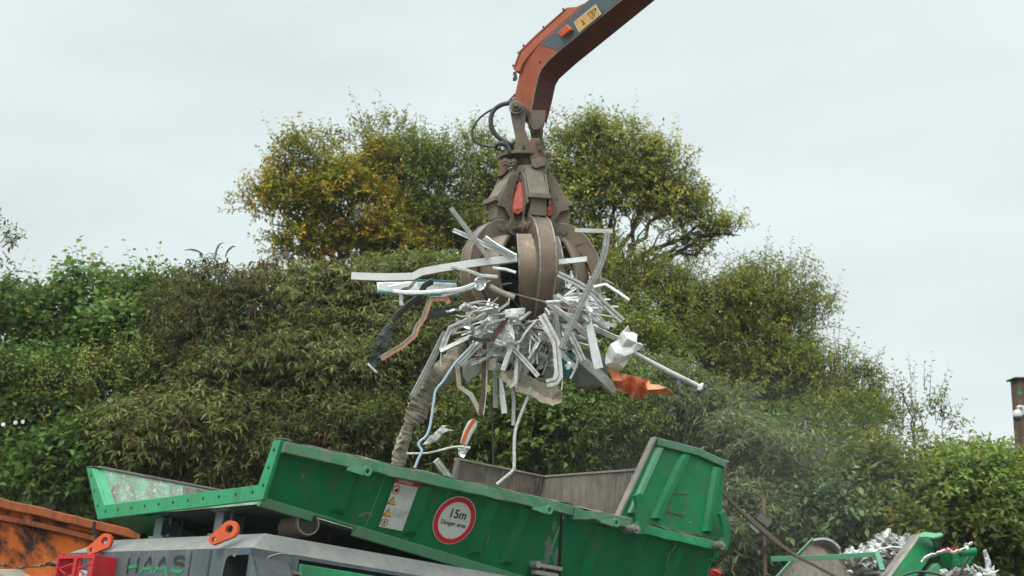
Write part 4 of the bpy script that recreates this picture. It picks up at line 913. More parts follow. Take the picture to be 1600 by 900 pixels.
sheet('crumpled_foil', 'crumpled round foil knob at the left claw', 'foil', [(741, 438), (746, 431), (753, 431), (759, 437), (759, 447), (754, 453), (746, 454), (742, 450)], 'foil', Y=14.1, amp=.05, dens=.035, seed=4, freq=20)
st('metal_strip', 'short white strip resting against the teal edged panel', 'strip', [(607, 447), (645, 439)], 5, 'alu_white', 'flat', Y=14.5, roll=.7)
st('metal_strip', 'pale curled strip dangling below the teal edged panel', 'strip', [(650, 438), (640, 449), (630, 452), (627, 465), (627, 477)], 6, 'alu', 'flat', Y=14.6, curve=True)
st('door_seal', 'thick black rubber seal drooping down to the left', 'seal', [(676, 440), (664, 446), (655, 462), (640, 475), (622, 490), (614, 502)], 10, 'hose', 'bar', Y=14.45, roll=.3, curve=True, smooth=True)
sheet('torn_sheet', 'torn dark grey sheet hanging at the end of the black seal', 'sheet', [(611, 503), (617, 510), (612, 528), (603, 545), (593, 556), (590, 575), (584, 577), (576, 568), (582, 545), (592, 522), (600, 510)], 'darkbar', Y=14.45, amp=.03, dens=.05, seed=6)
st('metal_strip', 'small white end strip at the lowest tip of the torn dark sheet', 'strip', [(574, 568), (589, 582)], 3.5, 'alu_white', 'bar', Y=14.4)
st('bent_profile', 'bent white and copper coloured profile pointing down to the lower left', 'profile', [(700, 466), (675, 466.5), (669, 474), (661, 497), (650, 512), (648, 522), (627, 541), (595, 560)], 8, 'alu_white', 'angle', Y=14.3, jit=.002, roll=.1, edge=('copper_strip', [(.0, -.42), (.62, -.42), (.62, -.02), (.0, -.02)], 'copper_face'))
st('flat_bar', 'weathered dark green bar with pale specks left of the claws', 'bar', [(664, 494), (690, 489), (732, 478)], 14, 'darkbar', 'box', Y=14.6, roll=0)
st('metal_strip', 'small copper coloured tab above the weathered dark bar', 'tab', [(692, 460), (702, 474)], 8, 'copper_strip', 'flat', Y=14.5, roll=0)
st('thin_bar', 'slim black bar under the weathered dark bar', 'bar', [(683, 521), (706, 505), (728, 496)], 4, 'hose', 'bar', Y=14.5)
st('thin_bar', 'slim black bar crossing behind the white angled frame', 'bar', [(700, 518), (722, 500)], 3, 'darkbar', 'bar', Y=14.65)
st('window_profile', 'olive grey profile leaning steeply above the left claw', 'profile', [(704, 325), (733, 363), (764, 404)], 8, 'alu_grey', 'ridge', Y=14.05, jit=.001, roll=.1)
st('window_profile', 'white ridged profile crossing over the top of the left claw', 'profile', [(708, 360), (745, 376), (762, 385), (797, 400)], 8, 'alu', 'twin', Y=14.15, jit=.002, roll=.2)
st('window_profile', 'broad bright profile wedged under the upper edge of the front claw', 'profile', [(757, 371), (778, 386), (806, 401)], 9, 'alu', 'ridge', Y=14.1, jit=.002)
st('metal_strip', 'narrow brown edged strip in front of the longest white channel', 'strip', [(705, 417), (730, 423), (752, 431), (778, 433)], 6, 'alu_grey', 'bar', Y=14.05, roll=.2)
st('metal_strip', 'bright slanting strip in the dark gap beside the front claw', 'strip', [(770, 419), (790, 421), (806, 426)], 5, 'alu', 'bar', Y=14.35)
st('round_tube', 'short dirty beige tube in the gap between the front and left claws', 'tube', [(765, 447), (782, 456), (804, 465)], 9, 'cream', 'round', Y=14.35)
sheet('shade_sheet', 'black crumpled sheet added as shade between the claws', 'sheet', [(748, 400), (842, 395), (862, 450), (850, 530), (770, 540), (750, 500), (744, 450)], 'black', Y=15.0, amp=.06, dens=.09, seed=8)  # added black sheet that makes the gap between the claws dark
sheet('bundle_shade', 'dark crumpled liner added as shade behind the bundle below the front claw', 'backing', [(770, 480), (880, 470), (905, 540), (880, 590), (800, 590), (760, 550)], 'darkbar', Y=15.15, amp=.09, dens=.08, seed=9)  # added dark sheet, stands in for the shade inside the bundle
st('window_frame_piece', 'white mitred window frame corner left below the claws', 'frame piece', [(778, 482), (740, 499), (703, 515), (697, 528), (690, 547)], 9.5, 'alu_white', 'twin', Y=14.35, jit=.0015, roll=.1)
st('window_profile', 'long grey white profile sloping down to the lower left', 'profile', [(696, 519), (676, 560), (645, 620)], 11, 'alu_grey', 'ridge', Y=14.45, jit=.001, roll=.15)
st('window_profile', 'grey profile slanting across below the mitred frame corner', 'profile', [(688, 549), (722, 532), (760, 514)], 7, 'alu_grey', 'chan', Y=14.3, jit=.001)
st('metal_strip', 'cream stained strip with a kink hanging below the mitred frame', 'strip', [(711, 546), (715, 575), (718, 604), (736, 617), (746, 636), (751, 648)], 8, 'cream', 'bar', Y=14.45, jit=.002, roll=.2)
st('brown_profile', 'straight brown profile with one white edge hanging down', 'profile', [(757, 535), (756, 580), (755, 618), (751, 648)], 8, 'brown', 'bar', Y=14.4, jit=.001, roll=.3, edge=('alu_white', [(.42, -.32), (.62, -.32), (.62, .2), (.42, .2)], 'white_edge'))
st('brown_profile', 'short brown angled profile below the crumpled white piece', 'profile', [(791, 498), (780, 514), (768, 532)], 9, 'brown', 'chan', Y=14.2)
sheet('grey_sheet', 'flat grey sheet hanging behind the straight brown profile', 'sheet', [(721, 566), (748, 557), (779, 547), (790, 562), (762, 576), (742, 590), (731, 601), (723, 588)], 'greysheet', Y=14.7, amp=.008, dens=.12)
sheet('plastic_scrap', 'small orange plastic scrap glowing through behind the grey sheet', 'plastic scrap', [(735, 538), (757, 533), (756, 548), (741, 556), (733, 550)], 'orangeplastic', Y=14.8, amp=.03, dens=.05)
# crumpled flexible duct
pw = catmull([P(x, y, Y_) for x, y, Y_ in ((722, 535, 14.8), (706, 565, 14.75), (692, 583, 14.7), (672, 600, 14.7), (657, 625, 14.7), (648, 650, 14.7), (638, 664, 14.7), (629, 690, 14.7), (620, 728, 14.7))], 13)
rg = np.random.default_rng(5); n = len(pw); rad = []; base_r = [.06, .10, .12, .135, .135, .12, .07, .115, .10]
for i in range(n): rad.append(np.interp(i / (n - 1), np.linspace(0, 1, 9), base_r) * (1 + .055 * math.sin(i * 1.7 + 2 * math.sin(i * .31)) + .025 * rg.normal()))
prof = [(math.cos(a) * 1.0 + .12 * math.cos(3 * a + 1), .62 * math.sin(a) + .1 * math.sin(2 * a)) for a in np.linspace(0, 2 * math.pi, 18)[:-1]]
mb = MB(); mb.sweep(pw, prof, up=(0, 1, .2), scale=rad, roll=list(np.cumsum(rg.normal(0, .14, n)))); part('flexible_duct', mb, M['duct'], None, smooth=True, label='long crumpled beige flexible duct hanging down to the hopper rim', category='duct')
st('cable', 'pale blue cable trailing down beside the flexible duct', 'cable', [(741, 537), (712, 566), (693, 594), (681, 610), (678, 630), (676, 648), (669, 677), (657, 690), (655, 696), (659, 704), (654, 716), (648, 731)], 4.5, 'blue', 'round', Y=14.3, curve=True)
sheet('torn_foil', 'torn whitish foil scrap caught on the pale blue cable', 'foil', [(660, 695), (670, 684), (684, 672), (690, 665), (699, 664), (694, 669), (709, 673), (694, 676), (684, 688), (668, 696)], 'alu_white', Y=14.35, amp=.03, dens=.045, seed=12)
st('thin_pipe', 'thin pale pipe lying level above the hopper rim', 'pipe', [(636, 709), (660, 709), (678, 706), (700, 700), (716, 698), (735, 700)], 3.6, 'alu_white', 'round', Y=14.4, curve=True)
st('plastic_wrapper', 'white plastic wrapper with an orange patch dangling near the hopper', 'wrapper', [(742, 652), (737, 662), (730, 678), (724, 694)], 15, 'whiteplastic', 'bar', Y=14.5, jit=.012, width=[.6, 1.1, 1, .8], edge=('orangeplastic', [(-.35, -.33), (.05, -.33), (.05, -.28), (-.35, -.28)], 'orange_patch'))
sheet('torn_foil', 'crumpled shiny foil clump at the bottom of the plastic wrapper', 'foil', [(716, 700), (727, 693), (734, 697), (730, 706), (724, 716), (716, 712)], 'foil', Y=14.5, amp=.04, dens=.035, seed=15, freq=18)
st('window_profile', 'short white profile poking out of the hopper near the duct', 'profile', [(681, 719, 14.2), (706, 752, 14.3)], 11, 'alu_white', 'ridge', roll=.3, jit=.001)
st('metal_rod', 'long thin white rod hanging into the hopper with an elbow', 'rod', [(829, 605), (824, 622), (814, 648), (806, 672), (803, 700), (803, 728), (799, 738), (776, 757)], 5.5, 'alu_white', 'round', Y=14.4, curve=True)
st('folded_trim', 'folded cream sheet trim below the bundle', 'trim', [(788, 584), (800, 600), (822, 610), (850, 622), (874, 626), (872, 614), (856, 602)], 12, 'cream', 'flat', Y=14.35, jit=.01, curve=True, roll=.7)
sheet('cream_sheet', 'crumpled cream sheet at the lowest edge of the bundle', 'sheet', [(787, 581), (810, 577), (835, 592), (862, 604), (877, 618), (870, 630), (845, 626), (815, 616), (797, 606)], 'cream', Y=14.5, amp=.06, dens=.05, seed=17, fine=.3)
st('bent_profile', 'white bowed profile curving down through the middle of the bundle', 'profile', [(797, 508), (801, 528), (798, 545), (791, 563), (786, 579)], 8, 'alu_white', 'bar', Y=14.1, curve=True, roll=.1)
st('metal_bar', 'white bar descending to the right under the middle of the bundle', 'bar', [(773, 533), (800, 544), (820, 563), (841, 588)], 8, 'alu_white', 'twin', Y=14.2, jit=.002, roll=.1)
st('bent_tube', 'grey curved tube hooking through the middle of the bundle', 'tube', [(840, 500), (822, 520), (812, 535), (798, 538)], 6, 'alu_grey', 'round', Y=14.25, curve=True)
st('bent_profile', 'large white double profile bent into a knee below the front claw', 'profile', [(846, 492), (858, 515), (869, 536), (871, 562), (873, 588), (868, 596), (854, 599)], 14, 'alu_white', 'twin', Y=14.05, jit=.002, roll=.05)
st('metal_strip', 'crinkled shiny white strip hanging right of the front claw', 'strip', [(914, 466), (918, 495), (925, 530), (935, 576)], 15, 'foil', 'chan', Y=14.1, jit=.003, roll=.1, width=[.55, .8, 1, 1.05])
st('window_profile', 'long arched profile sweeping up right of the claws', 'profile', [(877, 544), (898, 498), (920, 450), (936, 420), (945, 392), (949, 362)], 11, 'alu_grey', 'ridge', Y=14.0, curve=True, jit=.0005, roll=.05)
st('window_profile', 'level white profile capping the arched profile at upper right', 'profile', [(898, 359.5), (925, 360.5), (957, 361.5)], 7, 'alu_white', 'chan', Y=14.0, jit=.001, roll=.1)
st('window_profile', 'short bright profile sticking out level behind the front claw', 'profile', [(872, 410), (917, 405)], 9, 'alu', 'chan', Y=14.5, jit=.001)
st('window_profile', 'grey white profile sloping down right through the arched profile', 'profile', [(872, 428), (903, 443), (927, 458), (950, 481), (973, 502)], 11, 'alu_grey', 'twin', Y=14.2, jit=.001, roll=.15)
st('thin_bar', 'thin bent bar arcing out at far right of the arched profile', 'bar', [(910, 452), (930, 448), (946, 444), (965, 456), (983, 469)], 5, 'alu', 'bar', Y=14.35, jit=.001)
sheet('profile_fin', 'small grey triangular fin beside the arched profile', 'fin', [(925, 453), (952, 467), (948, 474), (925, 462)], 'greysheet', Y=14.4, amp=.005, dens=.1)
st('round_tube', 'short pale tube lying level against the lower right of the front claw', 'tube', [(853, 472), (875, 471), (894, 469), (904, 472)], 6.5, 'alu_white', 'round', Y=14.0, curve=True)
st('window_profile', 'pale profile slanting right from the pale level tube', 'profile', [(856, 474), (888, 497), (913, 520), (930, 533)], 9.5, 'alu_white', 'bar', Y=14.15, jit=.002)
st('window_profile', 'grey profile standing upright under the edge of the front claw', 'profile', [(868, 461), (870, 500), (876, 540)], 8, 'alu_grey', 'ridge', Y=14.3, jit=.002)
st('metal_bar', 'flat white bar running behind the white plastic can', 'bar', [(926, 512), (960, 527), (1003, 542)], 9, 'alu_white', 'ridge', Y=14.3, jit=.002)
st('round_pipe', 'long pale pipe reaching far out to the lower right', 'pipe', [(988, 551), (1020, 568), (1048, 583), (1095, 606)], 9.5, 'alu_grey', 'round', Y=14.3, jit=.003)
sheet('pipe_bracket', 'small torn bracket on the far end of the long pale pipe', 'bracket', [(1089, 608), (1092, 601), (1100, 598), (1098, 606), (1095, 612)], 'foil', Y=14.25, amp=.01, dens=.04)
folded('plastic_can', 'crushed white plastic can right of the claws', 'plastic can',
 [(981, 508, .0), (986, 520, .1), (994, 524, .15), (993, 536, .0), (999, 545, .12), (988, 550, .0), (981, 560, .12), (973, 574, .05), (963, 578, .15), (947, 569, .1), (949, 554, .15), (955, 539, .0), (968, 532, .12), (973, 518, .05)],
 [(980, 530, -.08), (972, 543, -.02), (984, 542, .03), (963, 552, -.12), (975, 556, -.06), (958, 565, .0), (966, 567, -.03)], 'whiteplastic', 14.12, .02)
folded('copper_sheet', 'crumpled copper coloured sheet hanging at lower right', 'sheet',
 [(949, 574, .1), (957, 578, .0), (966, 583, .12), (977, 584, -.05), (987, 587, .1), (1001, 589, -.1), (1014, 594, .1), (1016, 600, .0), (1028, 601, .12), (1040, 606, -.02), (1053, 615, .1), (1049, 621, .16), (1034, 615, .02), (1022, 619, .2), (1011, 618, .0), (1000, 623, .12), (988, 623, -.02), (985, 615, .15), (975, 613, .0), (964, 611, .12), (957, 594, .0)],
 [(972, 596, -.12), (985, 600, .12), (997, 598, -.16), (1003, 606, .06), (994, 612, -.1), (1012, 609, -.1), (1030, 608, -.04), (966, 603, .08), (1008, 597, .06)], 'copper', 14.15)
st('flat_bar', 'wide grey white bar sloping right below the bundle', 'bar', [(900, 555), (935, 585), (962, 611)], 15, 'alu_grey', 'chan', Y=14.35, jit=.002, roll=.2)
sheet('teal_sheet', 'teal sheet showing under the right side of the bundle', 'sheet', [(875, 547), (887, 551), (899, 557), (897, 575), (891, 593), (878, 580)], 'teal', Y=14.65, amp=.01, dens=.08)
sheet('olive_sheet', 'large dull olive sheet at the right bottom of the bundle', 'sheet', [(893, 545), (925, 545), (948, 562), (950, 595), (930, 610), (905, 607), (890, 590)], 'olive', Y=14.75, amp=.012, dens=.1)
st('window_profile', 'striped white profile pointing down behind the crinkled strip', 'profile', [(886, 515), (900, 540), (911, 564)], 11, 'alu_white', 'twin', Y=14.2, jit=.001)
st('thin_tube', 'thin grey tube bent like a hook in front of the teal sheet', 'tube', [(892, 543), (902, 556), (902, 566), (897, 580), (891, 592)], 4, 'alu', 'round', Y=14.2, curve=True)
st('metal_strip', 'ragged grey strip hanging under the brown profile', 'strip', [(771, 585), (773, 610), (774, 637)], 8, 'alu_grey', 'flat', Y=14.6, jit=.006)
st('metal_strip', 'shiny torn strip hanging under the middle of the bundle', 'strip', [(784, 592), (786, 615), (788, 646)], 9, 'foil', 'flat', Y=14.55, jit=.012, width=[.5, 1, 1.1])
st('metal_strip', 'slender pale strip hanging lowest under the bundle', 'strip', [(800, 590), (802, 630), (802, 665)], 6, 'alu_grey', 'bar', Y=14.5, jit=.003)
st('thin_rod', 'thin dark rod hanging straight down over the hopper', 'rod', [(768, 630), (769, 680), (771, 727)], 3.2, 'hose', 'round', Y=14.6, jit=.003)
sheet('crumpled_profile', 'crumpled white sheet piece right under the front claw tip', 'sheet', [(789, 484), (804, 482), (820, 481), (820, 493), (806, 497), (790, 497)], 'whiteplastic', Y=13.98, amp=.02, dens=.05, seed=31)
sheet('white_sheet', 'bent white sheet in the heart of the bundle', 'sheet', [(786, 505), (805, 500), (812, 515), (800, 528), (786, 534), (778, 525)], 'alu_white', Y=14.3, amp=.03, dens=.06, seed=33)
sheet('torn_foil', 'bright silver foil curl left of the bundle heart', 'foil', [(760, 498), (770, 494), (771, 510), (772, 520), (760, 522), (764, 508)], 'foil', Y=14.15, amp=.04, dens=.035, seed=34, freq=18)
st('steel_channel', 'dark thin channel lying level across the upper left of the bundle', 'channel', [(733, 528), (750, 531), (766, 531)], 6, 'darkbar', 'chan', Y=14.1)
st('cable', 'thin silver wire dangling free on the left of the bundle', 'wire', [(690, 547), (689, 556), (688, 566), (690, 574)], 1.6, 'alu', 'round', Y=14.3, curve=True)
st('window_profile', 'grey white profile joining mitred frame and front claw from behind', 'profile', [(712, 504), (740, 508), (770, 500), (790, 488)], 7, 'alu_white', 'ridge', Y=14.5, jit=.002)
st('window_profile', 'blue edged white profile slanting down beside the orange scrap', 'profile', [(752, 535), (735, 552), (718, 570)], 8, 'alu_white', 'twin', Y=14.35, jit=.002)
# the bundle's packed strips, which nothing tells apart
TL = 'short pale aluminium offcut among the tangle packed under the claws'; TG = 'aluminium offcuts packed in the tangle'
rg = np.random.default_rng(77)
segs = []
for k in range(46):                    # left fan
    x0, y0 = rg.uniform(770, 805), rg.uniform(488, 525); a = rg.uniform(math.radians(150), math.radians(255)); L = rg.uniform(25, 75)
    segs.append((x0, y0, x0 + L * math.cos(a), y0 - L * math.sin(a) * .9, rg.uniform(14.25, 15.3)))
for k in range(56):                    # right fan
    x0, y0 = rg.uniform(850, 895), rg.uniform(455, 525); a = rg.uniform(math.radians(-85), math.radians(15)); L = rg.uniform(25, 80)
    segs.append((x0, y0, x0 + L * math.cos(a), y0 - L * math.sin(a) * .9, rg.uniform(14.3, 15.3)))
for k in range(78):                    # centre, mostly hanging
    x0, y0 = rg.uniform(765, 890), rg.uniform(485, 555); a = rg.uniform(math.radians(-150), math.radians(-30)); L = rg.uniform(25, 75)
    segs.append((x0, y0, x0 + L * math.cos(a), y0 - L * math.sin(a), rg.uniform(14.2, 15.3)))
for k in range(60):                    # fine long strips all through the load
    a = rg.uniform(math.radians(-200), math.radians(20)); x0, y0 = rg.uniform(755, 895), rg.uniform(430, 530); L = rg.uniform(30, 85)
    if abs(x0 - 840) < 36 and y0 < 500: y0 += 60
    segs.append((x0, y0, x0 + L * math.cos(a), y0 - L * math.sin(a) * .7, rg.uniform(14.3, 15.2)))
for k in range(26):                    # strips in front of the lower claws
    sd_ = k % 2; x0, y0 = (rg.uniform(735, 800), rg.uniform(462, 500)) if sd_ else (rg.uniform(862, 925), rg.uniform(435, 490)); a = rg.uniform(math.radians(165), math.radians(235)) if sd_ else rg.uniform(math.radians(-65), math.radians(15)); L = rg.uniform(25, 60)
    segs.append((x0, y0, x0 + L * math.cos(a), y0 - L * math.sin(a) * .8, rg.uniform(13.98, 14.3)))
for (x0, y0, x1, y1, Y_) in segs:
    mx_, my_ = (x0 + x1) / 2 + rg.normal(0, 7), (y0 + y1) / 2 + rg.normal(0, 6)
    st('aluminium_strip', TL, 'offcut', [(x0, y0, Y_), (mx_, my_, Y_ + rg.normal(0, .05)), (x1, y1, Y_ + rg.normal(0, .15))], rg.uniform(1.8, 6.5) if rg.random() < .8 else rg.uniform(8, 14), rg.choice(['alu', 'alu_white', 'alu_white', 'alu_grey', 'alu_grey', 'cream', 'foil', 'brown'], p=[.2, .2, .15, .15, .13, .06, .08, .03]), str(rg.choice(['chan', 'ridge', 'twin', 'bar', 'angle', 'flat'])), roll=rg.uniform(-1, 1), curve=rg.random() < .4, group=TG, jit=rg.choice([.0008, .003, .009]), width=[rg.uniform(.6, 1.2) for _ in range(4)])

for k in range(22):
    x, y, r_ = rg.uniform(745, 905), rg.uniform(470, 575), rg.uniform(6, 14); m_ = rg.integers(4, 7); a0 = rg.uniform(0, 6.28)
    ol = [(x + r_ * rg.uniform(.5, 1.4) * math.cos(a0 + 6.283 * i / m_), y + r_ * rg.uniform(.5, 1.4) * math.sin(a0 + 6.283 * i / m_)) for i in range(m_)]
    sheet('metal_scrap', 'small crumpled metal flake tucked into the bundle under the claws', 'scrap piece', ol, str(rg.choice(['foil', 'alu_white', 'greysheet', 'cream', 'alu', 'olive'])), Y=rg.uniform(14.0, 14.7), amp=.03, dens=.05, tilt=(rg.normal(0, .8), rg.normal(0, .8)), seed=900 + k, group='crumpled flakes in the bundle')
# ------------------------------------------------------------------ vegetation
def lnoise(p, s, seed):
    r = np.random.default_rng(seed); o = 0
    for k in range(5):
        d = r.normal(0, 1, 3) * s * (1 + .5 * k); o = o + np.sin(p @ d + r.uniform(0, 6.28)) / (1 + .4 * k)
    return o / 2.2
def unit(v): return v / (np.linalg.norm(v, axis=-1, keepdims=True) + 1e-9)
PAL = {   # dark, light, accent, accent share
 'yellow': ((.070, .080, .008), (.205, .178, .012), (.50, .27, .025), .14),
 'olive': ((.045, .065, .012), (.120, .140, .022), (.27, .22, .03), .04),
 'olive2': ((.056, .076, .014), (.155, .172, .030), (.34, .24, .05), .05),
 'airy': ((.095, .120, .026), (.245, .255, .055), (.42, .28, .06), .07),
 'deep': ((.016, .038, .008), (.052, .098, .018), (.15, .14, .03), .03),
 'ivy': ((.020, .055, .010), (.075, .135, .028), (.20, .16, .03), .05),
 'buddleia': ((.024, .034, .009), (.128, .138, .044), (.10, .052, .028), .12),
 'buddleia2': ((.036, .055, .020), (.115, .140, .060), (.13, .09, .04), .05),
 'bright': ((.038, .080, .014), (.120, .170, .036), (.28, .26, .03), .05),
 'elder': ((.036, .072, .026), (.110, .160, .066), (.22, .22, .05), .03),
 'bramble': ((.034, .060, .012), (.110, .135, .026), (.28, .16, .04), .07),
}
def leaf_cloud(seed, lobes, n, pal, leaf=.07, aspect=.45, twig=.35, per=9, droop=0., upb=.25, shell=.35, shoots=0, lump=.3, clump_s=1.1, gap=-.55, gapf=2.4, per_clump=38, clump=.36, fill=.16, tone=1.):
    """sprays of leaves on fine twigs through a crown made of world-space lobes; returns arrays"""
    rg = np.random.default_rng(seed); L = np.array([list(c) + list(r) for c, r in lobes]); wgt = (L[:, 3] * L[:, 5]) ** 1.0 * L[:, 4] ** .5; wgt /= wgt.sum()
    k = rg.choice(len(L), n, p=wgt); d = unit(rg.normal(0, 1, (n, 3)))
    rr = 1 - shell * np.abs(rg.normal(0, 1, n)); rr = np.where(rr < .15, rg.uniform(.3, 1, n), rr)
    c = L[k, :3]; R_ = L[k, 3:]
    p0 = c + d * R_ * rr[:, None]
    # most sprays gather in bough-sized clumps on the crown's surface, with hollows between them
    nc = max(6, int(n / per_clump)); kc = rg.choice(len(L), nc, p=wgt); dc = unit(rg.normal(0, 1, (nc, 3)) + np.array([0, 0, .25])); rc = rg.uniform(.45, .84, nc)
    cc_ = L[kc, :3] + dc * L[kc, 3:] * rc[:, None]; cr_ = clump * rg.uniform(.6, 1.5, nc); wc = cr_ ** 2; wc /= wc.sum()
    inc = rg.random(n) < fill; ci = rg.choice(nc, n, p=wc); dd_ = unit(rg.normal(0, 1, (n, 3)) + np.array([0, 0, .45]) + dc[ci] * .5)
    pc = cc_[ci] + dd_ * (cr_[ci] * rg.uniform(.35, 1.0, n) ** .6)[:, None] * np.array([1.25, 1.25, .75])
    p0 = np.where(inc[:, None], p0, pc); d = np.where(inc[:, None], d, unit(dd_ * .6 + dc[ci] * .5)); rr = np.where(inc, rr, .9); ctint = rg.normal(0, 1, nc)[ci] * ~inc
    bump_ = 1 + lump * lnoise(p0, 1.9, seed + 1) + lump * .5 * lnoise(p0, 4.5, seed + 2)
    p0 = c * inc[:, None] + L[kc, :3][ci] * (~inc)[:, None] + (p0 - c * inc[:, None] - L[kc, :3][ci] * (~inc)[:, None]) * np.clip(bump_, .4, 1.25)[:, None]
    keep = lnoise(p0, gapf, seed + 3) > gap + .08 * rg.normal(0, 1, n)
    p0, d, rr, ctint = p0[keep], d[keep], rr[keep], ctint[keep]; n = len(p0)
    t = unit(d * .9 + np.array([0, 0, upb]) + rg.normal(0, .45, (n, 3)))
    ln = twig * rg.uniform(.6, 1.4, n)
    if shoots:
        q = (rg.random(n) < shoots) & (d[:, 2] > .1) & (rr > .75); ln[q] *= rg.uniform(1.3, 2.1, q.sum()); t[q] = unit(t[q] * .45 + np.array([0, 0, .9]) + d[q] * .35)
    per_i = per; s = (np.arange(per_i) + .6) / per_i
    S_ = np.clip(s[None, :] + rg.normal(0, .04, (n, per_i)), .01, 1.2)
    side = unit(np.cross(t, rg.normal(0, 1, (n, 3))))
    side2 = np.cross(t, side)
    ang = np.arange(per_i) * 2.4 + rg.uniform(0, 6.28, n)[:, None]
    sv = side[:, None] * np.cos(ang)[..., None] + side2[:, None] * np.sin(ang)[..., None]
    pos = p0[:, None] + t[:, None] * (ln[:, None] * S_)[..., None]; pos[..., 2] -= droop * (ln[:, None] * S_) ** 1.5 * 1.2
    ld = unit(t[:, None] * .55 + sv * .8 + np.array([0, 0, -.25 - droop * .9]) + rg.normal(0, .2, pos.shape))
    nr = unit(np.cross(ld, np.cross(np.array([0, 0, 1.]) + rg.normal(0, .5, pos.shape) + d[:, None] * .5, ld)))
    wv = np.cross(ld, nr)
    sz = leaf * rg.uniform(.6, 1.25, pos.shape[:2])[..., None]
    a = pos; mid = pos + ld * sz * .45; tip = pos + ld * sz - nr * sz * .12
    w = wv * sz * aspect * .5
    V = np.stack([a, mid + w + nr * sz * .07, tip, mid - w + nr * sz * .07], 2).reshape(-1, 3)
    m_ = n * per_i; base = np.arange(m_) * 4
    F = np.stack([base, base + 1, base + 2, base, base + 2, base + 3], 1).reshape(-1, 3)
    dk, lt, ac, sh = [np.array(x) if not np.isscalar(x) else x for x in PAL[pal]]; dk = dk * 1.1 * tone; lt = lt * 2.2 * tone; ac = ac * 1.4
    cl = np.clip(.5 + .35 * lnoise(p0, clump_s, seed + 7) + .22 * ctint, 0, 1)
    f = np.clip(cl[:, None] * .6 + rg.uniform(0, .5, (n, per_i)), 0, 1)[..., None]
    col = dk * (1 - f) + lt * f
    cs = np.clip(.5 + .5 * lnoise(p0, clump_s * .8, seed + 9), 0, 1)
    q = rg.random(n) < sh * (cs * 2.2); col[q] = ac * rg.uniform(.6, 1.15, (q.sum(), per_i, 1))
    col = np.repeat(col.reshape(-1, 3) * rg.uniform(.62, 1.38, (m_, 1)), 4, 0)
    # fine twigs
    tw = .0075; a0 = p0 - t * ln[:, None] * .25; a1 = p0 + t * ln[:, None]; a1 = a1.copy(); a1[:, 2] -= droop * ln ** 1.5 * 1.2
    TV = np.stack([a0 + side * tw, a0 - side * tw * .5 + side2 * tw, a0 - side * tw * .5 - side2 * tw, a1], 1).reshape(-1, 3); tb = np.arange(n) * 4 + len(V)
    TF = np.stack([tb, tb + 1, tb + 3, tb + 1, tb + 2, tb + 3, tb + 2, tb, tb + 3], 1).reshape(-1, 3)
    V = np.concatenate([V, TV]); F = np.concatenate([F, TF]); col = np.concatenate([col, np.tile([.07, .055, .035], (len(TV), 1))])
    return V, F, col, p0, t, d
def tri_mesh(name, V, F, col, mat):
    me = bpy.data.meshes.new(name); me.vertices.add(len(V)); me.vertices.foreach_set('co', V.astype(np.float32).ravel())
    me.loops.add(F.size); me.loops.foreach_set('vertex_index', F.astype(np.int32).ravel())
    me.polygons.add(len(F)); me.polygons.foreach_set('loop_start', np.arange(0, F.size, 3, dtype=np.int32))
    me.update(calc_edges=True)
    at = me.color_attributes.new('Col', 'FLOAT_COLOR', 'POINT'); at.data.foreach_set('color', np.concatenate([col, np.ones((len(col), 1))], 1).astype(np.float32).ravel())
    me.materials.append(mat); return me
def attach(name, me, root, **k):
    o = bpy.data.objects.new(name, me); C.objects.link(o); o.parent = root; return tag(o, **k)
def lob(x, y, Y, rx, ry, rd=None):
    """crown lobe seen at pixel x, y with pixel radii, at its own distance Y"""
    c = P(x, y, Y); s = Y / FPX; return c, (rx * s, (rd if rd else min(rx, ry * 1.3) * s), ry * s)
def limb(mb, a, b, r0, r1, rg, sag=.06, n=7):
    a, b = np.asarray(a, float), np.asarray(b, float); L = np.linalg.norm(b - a); pts = [a + (b - a) * (i / n) + (rg.normal(0, sag * L * .5, 3) * math.sin(math.pi * i / n)) for i in range(n + 1)]
    mb.tube(pts, list(np.linspace(r0, r1, n + 1)), 7, cap=True); return pts
def tree(name, label, lobes, n, pal, seed, trunk=None, tr=.12, group=None, cat='tree', **k):
    lobes = [lob(*l) for l in lobes]; rg = np.random.default_rng(seed)
    c = np.mean([l[0] for l in lobes], 0); bx, by = (trunk if trunk is not None else (c[0], c[1])); bz = float(bank_z(np.array(bx), np.array(by))) - .05
    r = empty(name, (bx, by, bz), label, cat, group); base = V3(bx, by, bz)
    V, F, col, p0, t, d = leaf_cloud(seed, lobes, n, pal, **k)
    attach('crown', tri_mesh('crown', V - base, F, col, M['leaf']), r)
    low = min(l[0][2] - l[1][2] for l in lobes); fork = V3(bx + (c[0] - bx) * .5, by, max(bz + .5, min(low + .2, c[2] - .3)))
    mb = MB(); limb(mb, base, fork, tr, tr * .8, rg, .03)
    for (lc, lr) in lobes:
        pts = limb(mb, fork, lc, tr * .55, tr * .22, rg, .12)
        for _ in range(5):
            q = pts[rg.integers(3, len(pts))]; e = lc + unit(rg.normal(0, 1, 3)) * np.array(lr) * .75; limb(mb, q, e, tr * .2, .006, rg, .12, 6)
    part('trunk' if cat == 'tree' else 'stems', mb, M['bark'], r, smooth=True); return r, p0, t, d
